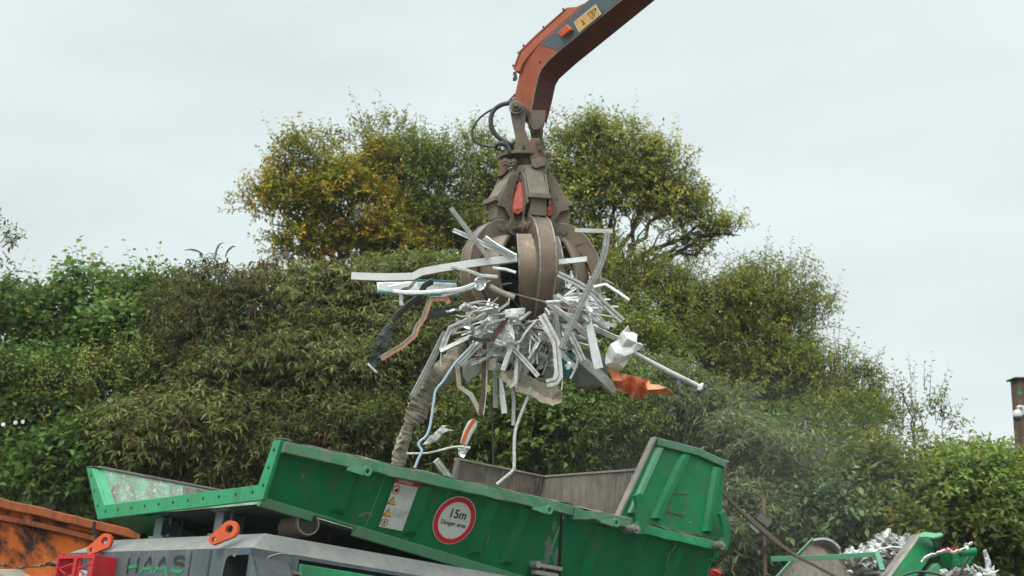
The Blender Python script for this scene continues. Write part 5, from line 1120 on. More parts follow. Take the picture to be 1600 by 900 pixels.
def spikes(root, p0, t, d, seed, n, col, droop=.8, L=.28, r=.016, name='flower_spikes'):
    """long tapering flower heads at the crown's surface"""
    rg = np.random.default_rng(seed); base = absloc(root); k = rg.choice(len(p0), min(n, len(p0)), replace=False); V = []; F = []; cc = []
    for i in k:
        l = L * rg.uniform(.6, 1.3); dr = unit(t[i] * .8 + np.array([0, 0, .5]) + rg.normal(0, .2, 3)); a = p0[i] + t[i] * .2; pts = []
        for j in range(6):
            s = j / 5; pts.append(a + dr * l * s * (1 - .3 * s) - np.array([0, 0, 1]) * droop * l * s * s)
        b = len(V)
        for j, q in enumerate(pts):
            rr = r * (1 - .85 * (j / 5)) * rg.uniform(.8, 1.2)
            for m_ in range(4): an = m_ * math.pi / 2 + j; V.append(q + np.array([math.cos(an) * rr, math.sin(an) * rr, rr * .5 * math.sin(an * 2)]))
        for j in range(5):
            for m_ in range(4):
                a1, a2, a3, a4 = b + j * 4 + m_, b + j * 4 + (m_ + 1) % 4, b + j * 4 + 4 + (m_ + 1) % 4, b + j * 4 + 4 + m_; F += [(a1, a2, a3), (a1, a3, a4)]
        cc += [np.array(col) * rg.uniform(.6, 1.3)] * 24
    attach(name, tri_mesh(name, np.array(V) - base, np.array(F), np.array(cc), M['spike']), root, kind='stuff')
DN = .88
def nn_(x): return int(x * DN)
GT, GS = 'trees on the bank', 'shrubs on the bank'
BROWN, PURP = (.085, .045, .026), (.30, .22, .42)
tree('yellowing_tree', 'yellowing round crowned tree left of the grab', [(505, 262, 27, 78, 58), (440, 320, 26.6, 62, 50), (545, 330, 27, 90, 68), (470, 375, 26.6, 75, 48), (575, 275, 27.3, 50, 55), (610, 395, 27, 60, 45)], nn_(4300), 'yellow', 101, (-3.6, 27.5), .13, GT, leaf=.095, aspect=.5, twig=.30, per=8, shoots=.10, lump=.3, clump=.30)
tree('green_tree', 'greener tree with tall thin top shoots between the yellow tree and grab', [(645, 275, 28, 58, 55), (612, 212, 28, 32, 26), (690, 300, 28, 45, 60), (650, 365, 28, 75, 55)], nn_(2900), 'olive', 102, (-2.2, 28.5), .11, GT, leaf=.085, aspect=.45, twig=.34, per=9, shoots=.22, lump=.35)
tree('hazel_tree', 'yellow green tree rising directly behind the grab', [(748, 250, 28.5, 42, 42), (800, 275, 28.5, 45, 50), (770, 330, 28.5, 75, 70), (735, 400, 28, 70, 50), (820, 400, 28.5, 80, 60)], nn_(3800), 'olive2', 103, (-.6, 29), .12, GT, leaf=.085, aspect=.5, twig=.32, per=8, shoots=.14, lump=.3)
tree('arching_tree', 'tall tree right of the boom arching over to the right with drooping branch ends', [(900, 235, 27.5, 68, 52), (965, 235, 27.5, 70, 45), (1020, 265, 27.2, 60, 42), (880, 320, 27.5, 60, 65), (940, 300, 27.5, 60, 40), (1055, 315, 27, 50, 38), (1090, 352, 27, 42, 26), (1120, 368, 27, 32, 12), (1010, 300, 27.3, 70, 30), (1060, 385, 27, 34, 20), (905, 400, 27.5, 65, 50), (1140, 366, 27, 26, 8)], nn_(5400), 'airy', 104, (1.4, 28), .11, GT, leaf=.09, aspect=.48, twig=.30, per=8, shoots=.12, lump=.25, clump=.26, per_clump=30)
tree('rounded_willow', 'broad grey green tree sloping down right of the arching tree', [(1190, 470, 25.5, 68, 52), (1110, 500, 25.2, 75, 55), (1030, 480, 25.5, 65, 48), (1235, 520, 25.5, 48, 42), (975, 450, 25.8, 50, 40), (1150, 560, 25, 90, 50), (1050, 560, 25, 80, 45)], nn_(6200), 'olive2', 105, (4.2, 26), .15, GT, leaf=.08, aspect=.38, twig=.33, per=10, shoots=.20, lump=.28)
tree('rounded_willow', 'dense tree standing lower right below the broad grey green tree', [(1290, 605, 25, 62, 42), (1230, 590, 25, 60, 45), (1345, 640, 25, 42, 32), (1160, 625, 24.8, 70, 42), (1290, 660, 24.6, 70, 40)], nn_(4600), 'olive2', 106, (5.4, 25.6), .13, GT, leaf=.08, aspect=.4, twig=.30, per=10, shoots=.16, lump=.28)
tree('thin_sapling', 'thin sparse sapling poking above the bramble bank on the right', [(1430, 640, 23, 26, 24), (1452, 672, 23, 34, 14), (1408, 612, 23, 12, 14)], nn_(95), 'olive', 107, (6.6, 23.3), .03, GT, leaf=.075, aspect=.5, twig=.28, per=7, shoots=.5, lump=.3)
tree('overhanging_tree', 'dark tree whose few twigs reach in at the left picture edge', [(-105, 320, 20.5, 60, 40), (-100, 400, 20.5, 60, 30), (-30, 292, 20.5, 26, 6), (-26, 388, 20.5, 30, 8)], nn_(700), 'deep', 108, (-8.2, 20.8), .1, GT, leaf=.085, aspect=.4, twig=.30, per=8, shoots=.1, lump=.25)
# shrubs: (name, label, lobes, sprays, palette, options, spikes)
IV = dict(leaf=.105, aspect=.78, twig=.30, per=7, lump=.16, upb=.1, shoots=.05)
BU = dict(leaf=.135, aspect=.24, twig=.36, per=10, droop=.55, lump=.16, shoots=.05, upb=.35)
SM = dict(leaf=.085, aspect=.42, twig=.32, per=9, lump=.25, shoots=.08)
EL = dict(leaf=.12, aspect=.55, twig=.30, per=7, lump=.16, upb=.1)
shr = [
 ('bindweed_hedge', 'broad leaved climbing hedge at the far left edge', [(30, 504, 22.4, 75, 55), (-20, 504, 22.4, 50, 60), (70, 574, 22, 85, 60)], 2300, 'ivy', IV, None),
 ('bindweed_hedge', 'broad leaved climbing hedge top, second mound from the left', [(140, 496, 22.6, 72, 46), (190, 534, 22.2, 80, 50)], 1800, 'ivy', IV, None),
 ('bindweed_hedge', 'broad leaved mound with pale leaves left of the buddleia tops', [(255, 496, 22.5, 75, 44), (230, 554, 22.0, 80, 45)], 1700, 'ivy', IV, None),
 ('bramble_shrub', 'dark leafy shrub with bright shoots low at the left edge', [(20, 620, 21, 80, 60), (70, 680, 20.7, 85, 50), (-10, 720, 20.6, 60, 45)], 2300, 'deep', EL, None),
 ('bramble_shrub', 'dark shrub directly above the orange skip rim', [(70, 755, 20.2, 95, 30), (150, 720, 20.4, 90, 40)], 1500, 'deep', EL, None),
 ('bramble_shrub', 'olive leafy shrub between the left hedge and the hopper sill', [(160, 610, 21, 95, 60), (240, 590, 21.2, 70, 55)], 2400, 'bramble', SM, None),
 ('buddleia', 'tall buddleia with curling dark flower spikes on the skyline', [(330, 479, 21.6, 62, 52), (395, 479, 21.6, 60, 45), (350, 544, 21.4, 90, 55)], 2300, 'buddleia', BU, (110, BROWN)),
 ('buddleia', 'drooping buddleia below the yellowing tree', [(470, 479, 21.8, 80, 45), (550, 474, 21.8, 70, 42), (500, 544, 21.4, 95, 50)], 2500, 'buddleia', BU, (110, BROWN)),
 ('buddleia', 'buddleia with long narrow leaves behind the long white channel', [(640, 464, 22, 72, 46), (700, 464, 22.2, 60, 45), (640, 534, 21.6, 90, 50)], 2300, 'buddleia', BU, (100, BROWN)),
 ('buddleia', 'wide greyish buddleia left of the black rubber seal', [(400, 600, 20.9, 95, 58), (480, 590, 21, 80, 55), (330, 610, 20.9, 70, 50)], 2700, 'buddleia', BU, (90, BROWN)),
 ('buddleia', 'shadowy buddleia behind the flexible duct', [(590, 600, 21, 85, 60), (680, 580, 21.2, 80, 60), (740, 540, 21.6, 70, 60)], 2600, 'buddleia', BU, (70, BROWN)),
 ('buddleia', 'fine leaved buddleia just above the left hopper sill', [(300, 690, 20.3, 100, 45), (210, 690, 20.3, 70, 42), (385, 715, 20.2, 60, 35)], 2500, 'buddleia', BU, (60, BROWN)),
 ('buddleia', 'low buddleia above the near hopper corner', [(480, 680, 20.4, 85, 48), (560, 690, 20.4, 80, 45), (420, 670, 20.5, 60, 45)], 2500, 'buddleia', BU, (60, BROWN)),
 ('leafy_shrub', 'mid green shrub behind the trailing blue cable', [(680, 690, 20.3, 85, 52), (740, 640, 20.8, 60, 50)], 2200, 'bramble', SM, None),
 ('leafy_shrub', 'bright green shrub behind the long white rod', [(830, 690, 19.9, 75, 42), (790, 660, 20.2, 50, 42), (880, 640, 20.6, 60, 42)], 2300, 'bright', EL, None),
 ('leafy_shrub', 'green shrub with yellow tips above the dirty hopper end wall', [(925, 690, 20, 75, 45), (960, 640, 20.6, 70, 42)], 2200, 'bright', SM, None),
 ('leafy_shrub', 'dark shrub filling the gap behind the right side of the bundle', [(860, 560, 22.5, 90, 60), (950, 560, 22.6, 80, 60), (800, 600, 22, 60, 50)], 2300, 'olive', SM, None),
 ('buddleia', 'pale buddleia with purple flowers behind the raised hopper wing', [(1050, 640, 20.8, 80, 42), (1000, 610, 21.2, 60, 38), (1120, 660, 20.8, 60, 40)], 2300, 'buddleia2', BU, (40, PURP)),
 ('buddleia', 'pale buddleia with purple flowers right beside the hopper end', [(1165, 720, 20, 62, 50), (1180, 800, 19.6, 60, 50), (1140, 860, 19.4, 60, 50)], 2400, 'buddleia2', BU, (50, PURP)),
 ('leafy_shrub', 'dark undergrowth shrub in the hollow right of the hopper', [(1240, 700, 22, 70, 40), (1320, 705, 22, 70, 42), (1260, 760, 22, 60, 50)], 1500, 'deep', SM, None),
 ('elder_shrub', 'pale green elder behind the grey torn skip corner', [(1270, 780, 19.8, 60, 42), (1230, 840, 19.6, 50, 50), (1300, 835, 19.8, 60, 40)], 1900, 'elder', EL, None),
 ('leafy_shrub', 'leafy green shrub behind the aluminium heap', [(1380, 770, 20.2, 62, 48), (1350, 830, 20, 60, 45), (1420, 830, 20, 60, 45)], 2200, 'bramble', EL, None),
 ('bramble_shrub', 'autumn tinted shrub on the skyline below the thin sapling', [(1410, 750, 22, 60, 38), (1350, 740, 22.2, 50, 42), (1470, 755, 22, 60, 36)], 2100, 'bramble', EL, None),
 ('bramble_shrub', 'dense bramble mound on the skyline left of the rusty post', [(1540, 762, 21.5, 65, 38), (1600, 780, 21.5, 50, 50)], 1800, 'bramble', EL, None),
 ('bramble_shrub', 'bright bramble mound low beside the rusty post', [(1500, 790, 20, 70, 48), (1570, 810, 19.6, 60, 55)], 2200, 'bright', EL, None),
 ('bramble_shrub', 'dim bramble mound behind the green hinged arm', [(1480, 860, 19.4, 80, 40), (1570, 880, 19.2, 60, 45)], 1700, 'bramble', EL, None),
]
for i, (nm, lb, lo, n, pal, kw, sp) in enumerate(shr):
    rgk = np.random.default_rng(3000 + i); kw = dict(kw); kw['leaf'] *= rgk.uniform(.72, 1.08); kw['tone'] = rgk.uniform(.78, 1.3); kw['droop'] = kw.get('droop', 0) * rgk.uniform(.6, 1.2)
    r, p0, t, d = tree(nm, lb, lo, nn_(n), pal, 200 + i * 11, None, .05, GS, 'shrub', clump_s=1.6, fill=.07, clump=.36, per_clump=42, **kw)
    if sp: spikes(r, p0, t, d, 500 + i, sp[0], sp[1]) if False else spikes(r, p0, t, d, 500 + i, sp[0] * 3, sp[1], droop=.9 if sp[1] is BROWN else .4, L=.40 if sp[1] is BROWN else .2, r=.021 if sp[1] is BROWN else .03)
# three curling dead spikes on the skyline, bindweed flowers
bs = bpy.data.objects.get('buddleia')
mb = MB()
for pts in (((318, 398), (308, 392), (298, 390), (288, 391)), ((336, 405), (338, 392), (343, 382), (350, 379)), ((352, 402), (356, 392), (364, 385), (368, 386))):
    pw = catmull([P(x, y, 21.5) for x, y in pts], 4); mb.tube(pw, list(np.linspace(.008, .017, len(pw) // 2)) + list(np.linspace(.017, .004, len(pw) - len(pw) // 2)), 6)
part('skyline_spikes', mb, M['twig'], bs, kind='stuff')
for k, (x, y) in enumerate(((7, 666), (26, 663), (37, 662))):
    c = P(x, y, 20.1); mb = MB(); dirv = nrm(V3(.1, -1, .25)); mb.sweep([c, c + dirv * .05, c + dirv * .075], [(math.cos(a), math.sin(a)) for a in np.linspace(0, 6.28, 11)[:-1]], up=(0, 0, 1), scale=[.005, .015, .03])
    part('white_flower', mb, M['whiteplastic'], bpy.data.objects['bramble_shrub'], smooth=True)
# bare pale stems in the hollow on the right
mb = MB(); rg = np.random.default_rng(3)
for (x0, y0, x1, y1) in ((1228, 790, 1228, 700), (1255, 775, 1275, 715), (1268, 770, 1300, 700), (1210, 800, 1200, 690), (1285, 740, 1320, 738)):
    limb(mb, P(x0, y0, 20.6), P(x1, y1, 20.9), .013, .006, rg, .05)
part('bare_stems', mb, M['twig'], None, label='bare pale upright stems in the dark hollow right of the hopper', category='stems')
# ground cover over the bank
rg = np.random.default_rng(900); n = 16000
px_ = rg.uniform(-13, 13, n); py_ = rg.uniform(20.6, 30, n); p0 = np.stack([px_, py_, bank_z(px_, py_)], 1)
lobes = [(V3(0, 25, 1), (1, 1, 1))]
def cover():
    t = unit(rg.normal(0, .6, (n, 3)) + np.array([0, -.4, 1])); per = 7; L = rg.uniform(.25, .7, n); S_ = (np.arange(per) + .5) / per
    pos = p0[:, None] + t[:, None] * (L[:, None] * S_)[..., None]; ld = unit(rg.normal(0, 1, pos.shape) + t[:, None] * .4); nr = unit(np.cross(ld, rg.normal(0, 1, pos.shape))); wv = np.cross(ld, nr); sz = rg.uniform(.07, .13, pos.shape[:2])[..., None]
    V = np.stack([pos, pos + ld * sz * .45 + wv * sz * .3, pos + ld * sz, pos + ld * sz * .45 - wv * sz * .3], 2).reshape(-1, 3); b = np.arange(n * per) * 4
    F = np.stack([b, b + 1, b + 2, b, b + 2, b + 3], 1).reshape(-1, 3); f = rg.uniform(0, 1, (n * per, 1)); col = np.repeat(np.array([.012, .025, .007]) * (1 - f) + np.array([.04, .065, .018]) * f, 4, 0)
    return V, F, col
V, F, col = cover(); o = attach('undergrowth', tri_mesh('undergrowth', V, F, col, M['leaf']), None); tag(o, 'low leafy undergrowth covering the bank behind the yard', 'undergrowth', kind='stuff')
# ------------------------------------------------------------------ orange skip at the left
sk = empty('orange_skip', (*P(90, 900, 15.6)[:2], 0), 'orange skip with black grime and a crushed lower lip behind the shredder', 'skip')
a0, a1 = P(-120, 752, 15.2), P(240, 838, 17.6)
def skp(t, z_off, out=0): p = a0 * (1 - t) + a1 * t; return V3(p[0] + out * .25, p[1] - out, p[2] + z_off)
n = 26; rg = np.random.default_rng(8); mb = MB(); V = []; rows = [(-.02, .0), (-.16, .012), (-.165, -.03), (-.45, -.03), (-.8, .03), (-1.0, .09), (-1.8, .2)]
for i in range(n + 1):
    t = i / n
    for j, (z_, o_) in enumerate(rows): V.append(skp(t, z_ * (1.0 - .35 * t), o_ + (rg.normal(0, .012) if j > 2 else 0)))
k = len(rows); mb.add(V, [(i * k + j, (i + 1) * k + j, (i + 1) * k + j + 1, i * k + j + 1) for i in range(n) for j in range(k - 1)])
o = part('side_wall', mb, M['skip'], sk); s = o.modifiers.new('solid', 'SOLIDIFY'); s.thickness = .02
mb = MB(); mb.sweep([skp(t, -.04 + rg.normal(0, .004), .03) for t in np.linspace(0, 1, 22)], [(-.055, -.05), (.055, -.05), (.055, .05), (-.055, .05)], up=(0, 0, 1)); part('top_rim', mb, M['skip_rim'], sk, bevel=.01)
mb = MB(); mb.sweep([skp(t, -.19 - .01 * math.sin(9 * t), .015) for t in np.linspace(0, 1, 22)], [(-.02, -.03), (.02, -.03), (.02, .03), (-.02, .03)], up=(0, 0, 1)); part('lower_rim', mb, M['skip_rim'], sk, bevel=.006)
mb = MB()
for t in (.405, ): mb.prism([skp(t, -.05, .05), skp(t + .03, -.05, .05), skp(t + .03, -.2, .05), skp(t, -.2, .05)], V3(0, .05, 0))
part('rim_bracket', mb, M['skip_rim'], sk, bevel=.004)
mb = MB(); mb.prism([a1 + V3(0, 0, -.02), a1 + V3(-1.2, 2.2, .1), a1 + V3(-1.2, 2.2, -1.8), a1 + V3(0, 0, -1.6)], V3(.02, 0, 0)); b0 = a0 + V3(-1.2, 2.2, 0); mb.prism([b0, a1 + V3(-1.2, 2.2, .0), a1 + V3(-1.2, 2.2, -1.8), b0 + V3(0, 0, -1.8)], V3(0, .03, 0)); part('rear_wall', mb, M['skip_rim'], sk)
st('hose', 'black hose hanging behind the far left corner of the hopper', 'hose', [(148, 815), (147, 830), (150, 840), (158, 850)], 5, 'hose', 'round', Y=14.9, curve=True)
sheet('crushed_sheet', 'brown crushed metal sheet lying along the foot of the orange skip', 'sheet', [(-20, 880), (30, 889), (75, 884), (100, 888), (104, 874), (80, 877), (50, 884), (20, 886), (0, 878), (-20, 872)], 'brown', Y=14.4, amp=.05, dens=.08, seed=41)
rg = np.random.default_rng(17); mb = MB(); nx_, ny_ = 40, 14; V = []
for j in range(ny_):
    for i in range(nx_):
        u, v = i / (nx_ - 1), j / (ny_ - 1); x = -7.6 + 3.6 * u; y = 12.2 + 3.2 * v
        V.append(V3(x, y, (1.79 + .03 * math.sin(7 * u)) * math.sin(math.pi * min(1, .08 + .9 * v)) ** .35 * (1 - max(0, u - .8) * 2) + rg.normal(0, .018)))
mb.add(V, [(j * nx_ + i, j * nx_ + i + 1, (j + 1) * nx_ + i + 1, (j + 1) * nx_ + i) for j in range(ny_ - 1) for i in range(nx_ - 1)]); part('rubble_mound', mb, M['concrete'], None, kind='stuff', label='pale dusty rubble mound in the bottom left corner', category='rubble')

# ------------------------------------------------------------------ right: dipped skip with aluminium heap, green arm, cable, floodlight, camera post
sk = empty('tipped_skip', (*P(1330, 900, 18)[:2], 0), 'grey worn skip with a torn curled corner holding aluminium scrap', 'skip')
def sh_px(pts, Y, th, name, mat, parent, bev=.0):
    mb = MB(); mb.prism([P(p[0], p[1], p[2] if len(p) > 2 else Y) for p in pts], V3(0, th, 0)); return part(name, mb, M[mat], parent, bevel=bev)
sh_px([(1207, 912), (1270, 842, 18.1), (1310, 850, 18.3), (1330, 905)], 17.9, .04, 'front_corner', 'inner', sk)
mb = MB(); V = []; cur = [(1270, 842), (1280, 840), (1290, 840), (1300, 843), (1308, 849), (1314, 856)]
for (x, y) in cur: V += [P(x, y, 18.0), P(x - 3, y + 14 + (x - 1270) * .1, 18.25)]
V += []; mb.add(V, [(2 * i, 2 * i + 2, 2 * i + 3, 2 * i + 1) for i in range(len(cur) - 1)]); o = part('curled_corner', mb, M['greysheet'], sk); s = o.modifiers.new('solid', 'SOLIDIFY'); s.thickness = .03
mb = MB(); mb.tube([P(1207, 908, 17.88), P(1238, 874, 17.98), P(1270, 841, 18.08)], .014, 6); part('bent_edge', mb, M['green_pale'], sk)
sh_px([(1295, 868, 18.6), (1400, 850, 20), (1425, 912, 20), (1270, 925, 18.2)], 18.6, .04, 'inner_wall', 'inner', sk)
sh_px([(1280, 905, 18.0), (1306, 872, 18.3), (1300, 866, 18.3), (1272, 900, 18.0)], 18, .05, 'wall_brace', 'grey_top', sk)
ga = empty('hinged_arm', (*P(1450, 900, 17)[:2], 0), 'green hinged steel arm with a torn cap above the aluminium heap', 'machine arm')
mb = MB(); A_ = [(1380, 912, 16.6), (1440, 833, 17.6), (1462, 850, 17.6), (1459, 864, 17.6), (1448, 880, 17.3), (1425, 912, 16.9)]
mb.prism([P(*p) for p in A_], V3(.05, .45, 0)); part('arm_body', mb, M['green'], ga, bevel=.01)
mb = MB(); mb.prism([P(*p) + V3(0, -.012, 0) for p in ((1376, 912, 16.6), (1435, 834, 17.6), (1440, 835, 17.6), (1384, 912, 16.6))], V3(.05, .5, 0)); part('arm_edge', mb, M['rimtop'], ga, bevel=.004)
mb = MB(); V = []
for (x, y) in ((1436, 834), (1444, 831), (1454, 832), (1462, 833), (1470, 832)): V += [P(x, y, 17.5), P(x + 2 + (x - 1436) * .05, y + 5 + 3 * math.sin((x - 1436) / 9), 17.3)]
mb.add(V, [(2 * i, 2 * i + 2, 2 * i + 3, 2 * i + 1) for i in range(4)]); o = part('torn_cap', mb, M['green_pale'], ga); s = o.modifiers.new('solid', 'SOLIDIFY'); s.thickness = .02
sh_px([(1460, 842), (1469, 838), (1473, 848), (1471, 858), (1463, 860)], 17.7, .3, 'end_shadow_plate', 'black', ga)
sh_px([(1459, 841), (1463, 840), (1467, 853), (1463, 858)], 17.45, .1, 'end_plate', 'green', ga)
sh_px([(1450, 893, 17.2), (1466, 880, 17.2), (1470, 886), (1462, 912), (1440, 912)], 17.2, .3, 'lower_arm', 'green_pale', ga)
sh_px([(1468, 862), (1520, 861), (1524, 868), (1512, 884), (1470, 888)], 17.6, .25, 'link_plate', 'green', ga)
sh_px([(1473, 856), (1499, 855), (1492, 863), (1470, 863)], 17.3, .2, 'red_plate', 'red', ga)
mb = MB(); mb.cyl(P(1500, 864, 17.4), P(1525, 862, 17.4), .05, 16); mb.cyl(P(1490, 866, 17.35), P(1493, 884, 17.35), .05, 14); part('cylinder', mb, M['green'], ga, smooth=True)
mb = MB(); mb.sweep([P(1204, 873.5, 16.9), P(1290, 871, 16.9), P(1372, 866, 17.0)], [(-.03, -.03), (.03, -.03), (.03, .03), (-.03, .03)], up=(0, 1, 0)); mb2 = MB(); mb2.sweep([P(1370, 864, 16.95), P(1379, 892, 16.8)], [(-.03, -.02), (.03, -.02), (.03, .02), (-.03, .02)], up=(0, 1, 0))
gr_ = empty('guard_rail', P(1300, 874, 16.9), 'long level green steel bar in front of the grey skip', 'rail'); part('rail', mb, M['green_pale'], gr_, bevel=.004); part('brace', mb2, M['green_pale'], gr_, bevel=.004)
st('bent_pipe', 'crumpled silver pipe lying across the green hinged arm', 'pipe', [(1440, 881), (1462, 868), (1485, 861), (1505, 856), (1513, 852), (1518, 848)], 5, 'foil', 'bar', Y=17.0, jit=.015, curve=True)
st('hose', 'black hose arching at the bottom edge under the green arm', 'hose', [(1408, 902), (1420, 896), (1440, 893), (1462, 896), (1478, 902)], 4, 'hose', 'round', Y=16.3, curve=True)
st('hose', 'black hose curving down right of the green arm', 'hose', [(1514, 870), (1508, 880), (1502, 892), (1495, 904)], 5, 'hose', 'round', Y=16.8, curve=True)
sheet('metal_strip_sheet', 'upright bent silver strip standing right of the green arm', 'strip', [(1536, 860), (1541, 858), (1548, 876), (1551, 896), (1542, 899), (1539, 880)], 'foil', Y=17.5, amp=.03, dens=.05, seed=51)
sheet('foil_loop', 'shiny curled foil loop standing up behind the green arm', 'foil', [(1409, 840), (1414, 833), (1421, 834), (1425, 844), (1421, 855), (1415, 857), (1410, 849)], 'foil', Y=18.2, amp=.06, dens=.05, seed=52)
# the heap: crumpled pieces
rg = np.random.default_rng(61)
def crumple(label, x, y, Y, r, mat, seed, group):
    me = bpy.data.meshes.new('crumpled_aluminium'); bm = bmesh.new(); bmesh.ops.create_icosphere(bm, subdivisions=2, radius=1); g = np.random.default_rng(seed)
    sx, sy, sz = r * g.uniform(.7, 1.7), r * g.uniform(.7, 1.3), r * g.uniform(.15, .6)
    for v in bm.verts:
        k = 1 + .32 * g.normal(); v.co = Vector((v.co.x * sx * k, v.co.y * sy * k, v.co.z * sz * k))
    bmesh.ops.rotate(bm, verts=bm.verts, matrix=Matrix.Rotation(g.uniform(-1.2, 1.2), 3, 'Y')); bm.to_mesh(me); bm.free(); me.materials.append(M[mat])
    o = bpy.data.objects.new('crumpled_aluminium', me); C.objects.link(o); o.location = tuple(P(x, y, Y)); tag(o, label, 'scrap piece', group)
HL = 'crumpled aluminium piece in the heap between grey skip and green arm'
for k in range(110):
    x = rg.uniform(1325, 1425); base_y = 862 - 26 * math.exp(-((x - 1392) / 35) ** 2) ; y = base_y + abs(rg.normal(0, 14))
    crumple(HL, x, y, 18.6 - (y - 850) * .02 + rg.uniform(-.2, .2), rg.uniform(.035, .09), rg.choice(['foil', 'alu', 'alu_white', 'alu_white', 'alu_grey', 'greysheet', 'alu_grey']), 700 + k, 'aluminium heap left of the arm')
HL2 = 'crumpled aluminium piece in the heap right of the green arm'
for k in range(60):
    x = rg.uniform(1462, 1556); y = 889 + abs(rg.normal(0, 7)) + .10 * abs(x - 1515)
    crumple(HL2, x, y, 17.6 + rg.uniform(-.3, .3), rg.uniform(.03, .065), rg.choice(['alu', 'alu_white', 'alu_grey', 'whiteplastic']), 800 + k, 'aluminium heap right of the arm')
for k in range(24):
    x0, y0 = rg.uniform(1310, 1410), rg.uniform(856, 896); a = rg.uniform(-.7, .5); L_ = rg.uniform(15, 45)
    st('aluminium_strip', 'thin aluminium strip lying in the heap between grey skip and green arm', 'strip', [(x0, y0), (x0 + L_ * .5, y0 - L_ * .5 * math.sin(a) + rg.normal(0, 2)), (x0 + L_ * math.cos(a), y0 - L_ * math.sin(a))], rg.uniform(3, 7), rg.choice(['alu', 'foil', 'alu_white']), str(rg.choice(['chan', 'flat', 'angle'])), Y=18.2, roll=rg.uniform(-1, 1), group='strips in the heap')
# hanging strap from the hopper end
st('strap', 'long muddy brown strap running down from the hopper end to the bottom right', 'strap', [(1122, 765, 16.0), (1150, 793, 16.0), (1185, 823, 16.0), (1215, 847, 16.0), (1240, 865, 16.0), (1270, 882, 16.0), (1310, 903, 16.0)], 6.5, 'beige', 'bar', curve=True, jit=.003, roll=.4, width=[.55, 1, 1.3, 1.0, .7, .6])
fl_ = empty('floodlight_post', (*P(1192, 900, 18.6)[:2], 0), 'rusty post with a tilted twin floodlight behind the strap', 'light post')
c0 = P(1193, 900, 18.6); mb = MB(); mb.sweep([V3(c0[0], 18.6, 0), P(1193, 776, 18.6)], [(-.022, -.022), (.022, -.022), (.022, .022), (-.022, .022)], up=(0, 1, 0)); part('pole', mb, M['timber'], fl_)
def flood(cx, cy, w, h, ang, mat):
    c = P(cx, cy, 18.5); s = 18.5 / FPX; X_ = V3(math.cos(ang), 0, math.sin(ang)); Z_ = V3(-math.sin(ang) * .9, -.3, math.cos(ang)); mb = MB(); mb.box(c, X_ * w * s, Z_ * h * s, V3(0, .035, 0)); o = part('floodlight', mb, M['grey_dark'], fl_, bevel=.008)
    mb = MB(); mb.box(c + V3(0, -.04, 0), X_ * w * s * .8, Z_ * h * s * .75, V3(0, .006, 0)); part('lens', mb, M[mat], o)
flood(1193, 813, 14, 7, -.7, 'grey_top'); flood(1178, 826, 11, 4, -.75, 'greysheet')
mb = MB(); mb.box(P(1193, 858, 18.55), (.035, 0, 0), (0, .03, 0), (0, 0, .04)); part('junction_box', mb, M['black'], fl_, bevel=.004)
# rusty post with CCTV camera
po = empty('rusty_post', (*P(1625, 900, 22)[:2], 0), 'tall rusty steel post with flat cap at the right picture edge', 'post')
tp = P(1589, 592, 22); bt = V3(tp[0], 22, 0); mb = MB(); mb.prism([bt, bt + V3(.32, 0, 0), bt + V3(.32, .3, 0), bt + V3(0, .3, 0)], V3(0, 0, tp[2])); part('column', mb, M['rustpost'], po, bevel=.006)
mb = MB(); mb.box(V3(tp[0] + .15, 22.15, tp[2] + .012), (.20, 0, 0), (0, .2, 0), (0, 0, .012)); part('cap', mb, M['grey_dark'], po, bevel=.003)
g_ = P(1593, 614, 21.99); mb = MB(); mb.prism([g_ + V3(a, 0, b) for a, b in ((-.02, -.03), (.03, -.03), (.04, .0), (.02, .03), (.01, .07), (0, .03), (-.03, .0))], V3(0, .004, 0)); part('paint_mark', mb, M['green_lip'], po)
cc = empty('dome_camera', P(1590, 650, 21.8), 'white dome security camera mounted on the rusty post', 'security camera')
c = P(1590, 650, 21.8)
mb = MB(); mb.lathe([(.03, .095), (.055, .085), (.07, .05), (.072, .0), (.066, -.012)], c, 24); part('housing', mb, M['whiteplastic'], cc, smooth=True)
mb = MB(); mb.lathe([(.064, -.012), (.062, -.04), (.045, -.068), (.02, -.08)], c, 24); part('dome', mb, M['grey_dark'], cc, smooth=True)
mb = MB(); mb.tube([c + V3(0, 0, .09), c + V3(0, 0, .13), c + V3(.06, .05, .15), c + V3(.12, .15, .13)], .022, 10); mb.box(c + V3(.12, .17, .11), (.05, 0, 0), (0, .02, 0), (0, 0, .075)); part('bracket', mb, M['whiteplastic'], cc, smooth=True)
mb = MB(); q = P(1117, 894, 15.2); mb.box(q, (.05, 0, 0), (0, .05, 0), (0, 0, .03)); mb.cyl(q + V3(-.03, -.05, .02), q + V3(.06, -.05, -.02), .02, 10); o = part('red_coupling', mb, M['red'], ma, bevel=.006)
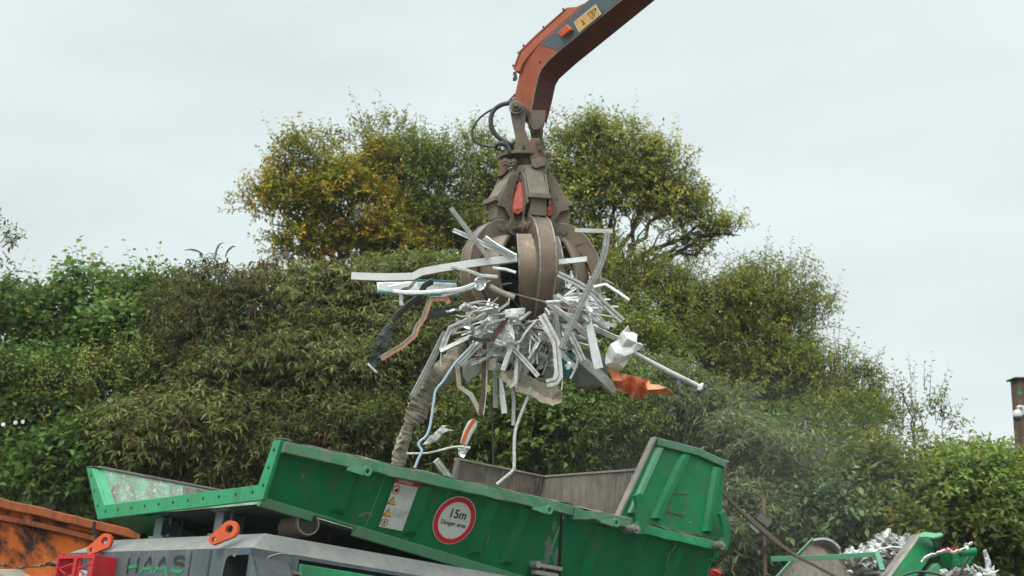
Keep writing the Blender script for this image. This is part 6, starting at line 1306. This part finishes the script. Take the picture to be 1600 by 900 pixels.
# ------------------------------------------------------------------ hazy air over the yard
mb = MB(); mb.box(V3(0, 22, 5.5), (32, 0, 0), (0, 30, 0), (0, 0, 6.8)); v = np.concatenate(mb.v)
hm = bpy.data.materials.new('haze'); hm.use_nodes = True; t = hm.node_tree; t.nodes.clear(); o_ = N(t, 'ShaderNodeOutputMaterial'); pv = N(t, 'ShaderNodeVolumePrincipled')
pv.inputs['Color'].default_value = (.93, .96, .93, 1); pv.inputs['Density'].default_value = .0005; t.links.new(pv.outputs[0], o_.inputs['Volume'])
part('haze', mb, hm, None, origin=(0, 22, -1.3), kind='stuff', label='thin pale dusty air over the yard', category='haze')

# dust drifting off the load behind the hopper's right end
c = P(1190, 745, 18.2); bm = bmesh.new(); bmesh.ops.create_icosphere(bm, subdivisions=4, radius=1)
me = bpy.data.meshes.new('dust_cloud'); bmesh.ops.scale(bm, verts=bm.verts, vec=(3.4, 1.15, 2.3)); bm.to_mesh(me); bm.free()
dm = bpy.data.materials.new('dust'); dm.use_nodes = True; t = dm.node_tree; t.nodes.clear(); o_ = N(t, 'ShaderNodeOutputMaterial'); pv = N(t, 'ShaderNodeVolumePrincipled')
co = N(t, 'ShaderNodeTexCoord').outputs['Object']; mp_ = N(t, 'ShaderNodeMapping'); mp_.inputs['Scale'].default_value = (1 / 3.4, 1 / 1.15, 1 / 2.3); t.links.new(co, mp_.inputs[0])
le = N(t, 'ShaderNodeVectorMath', operation='LENGTH'); t.links.new(mp_.outputs[0], le.inputs[0]); mr = N(t, 'ShaderNodeMapRange', interpolation_type='SMOOTHSTEP'); mr.inputs[1].default_value = 1.; mr.inputs[2].default_value = .1; mr.inputs[3].default_value = 0; mr.inputs[4].default_value = .055
t.links.new(le.outputs['Value'], mr.inputs[0]); nn = ramp(t, noise(t, co, .9, 4), .3, .7, (.35,) * 3 + (1,)); t.links.new(mul(t, mr.outputs[0], nn), pv.inputs['Density']); pv.inputs['Color'].default_value = (.93, .90, .82, 1)
t.links.new(pv.outputs[0], o_.inputs['Volume']); me.materials.append(dm); o = bpy.data.objects.new('dust', me); C.objects.link(o); o.location = tuple(c); tag(o, 'pale dust drifting behind the right end of the hopper', 'dust', kind='stuff')
dm.cycles.volume_step_rate = 4
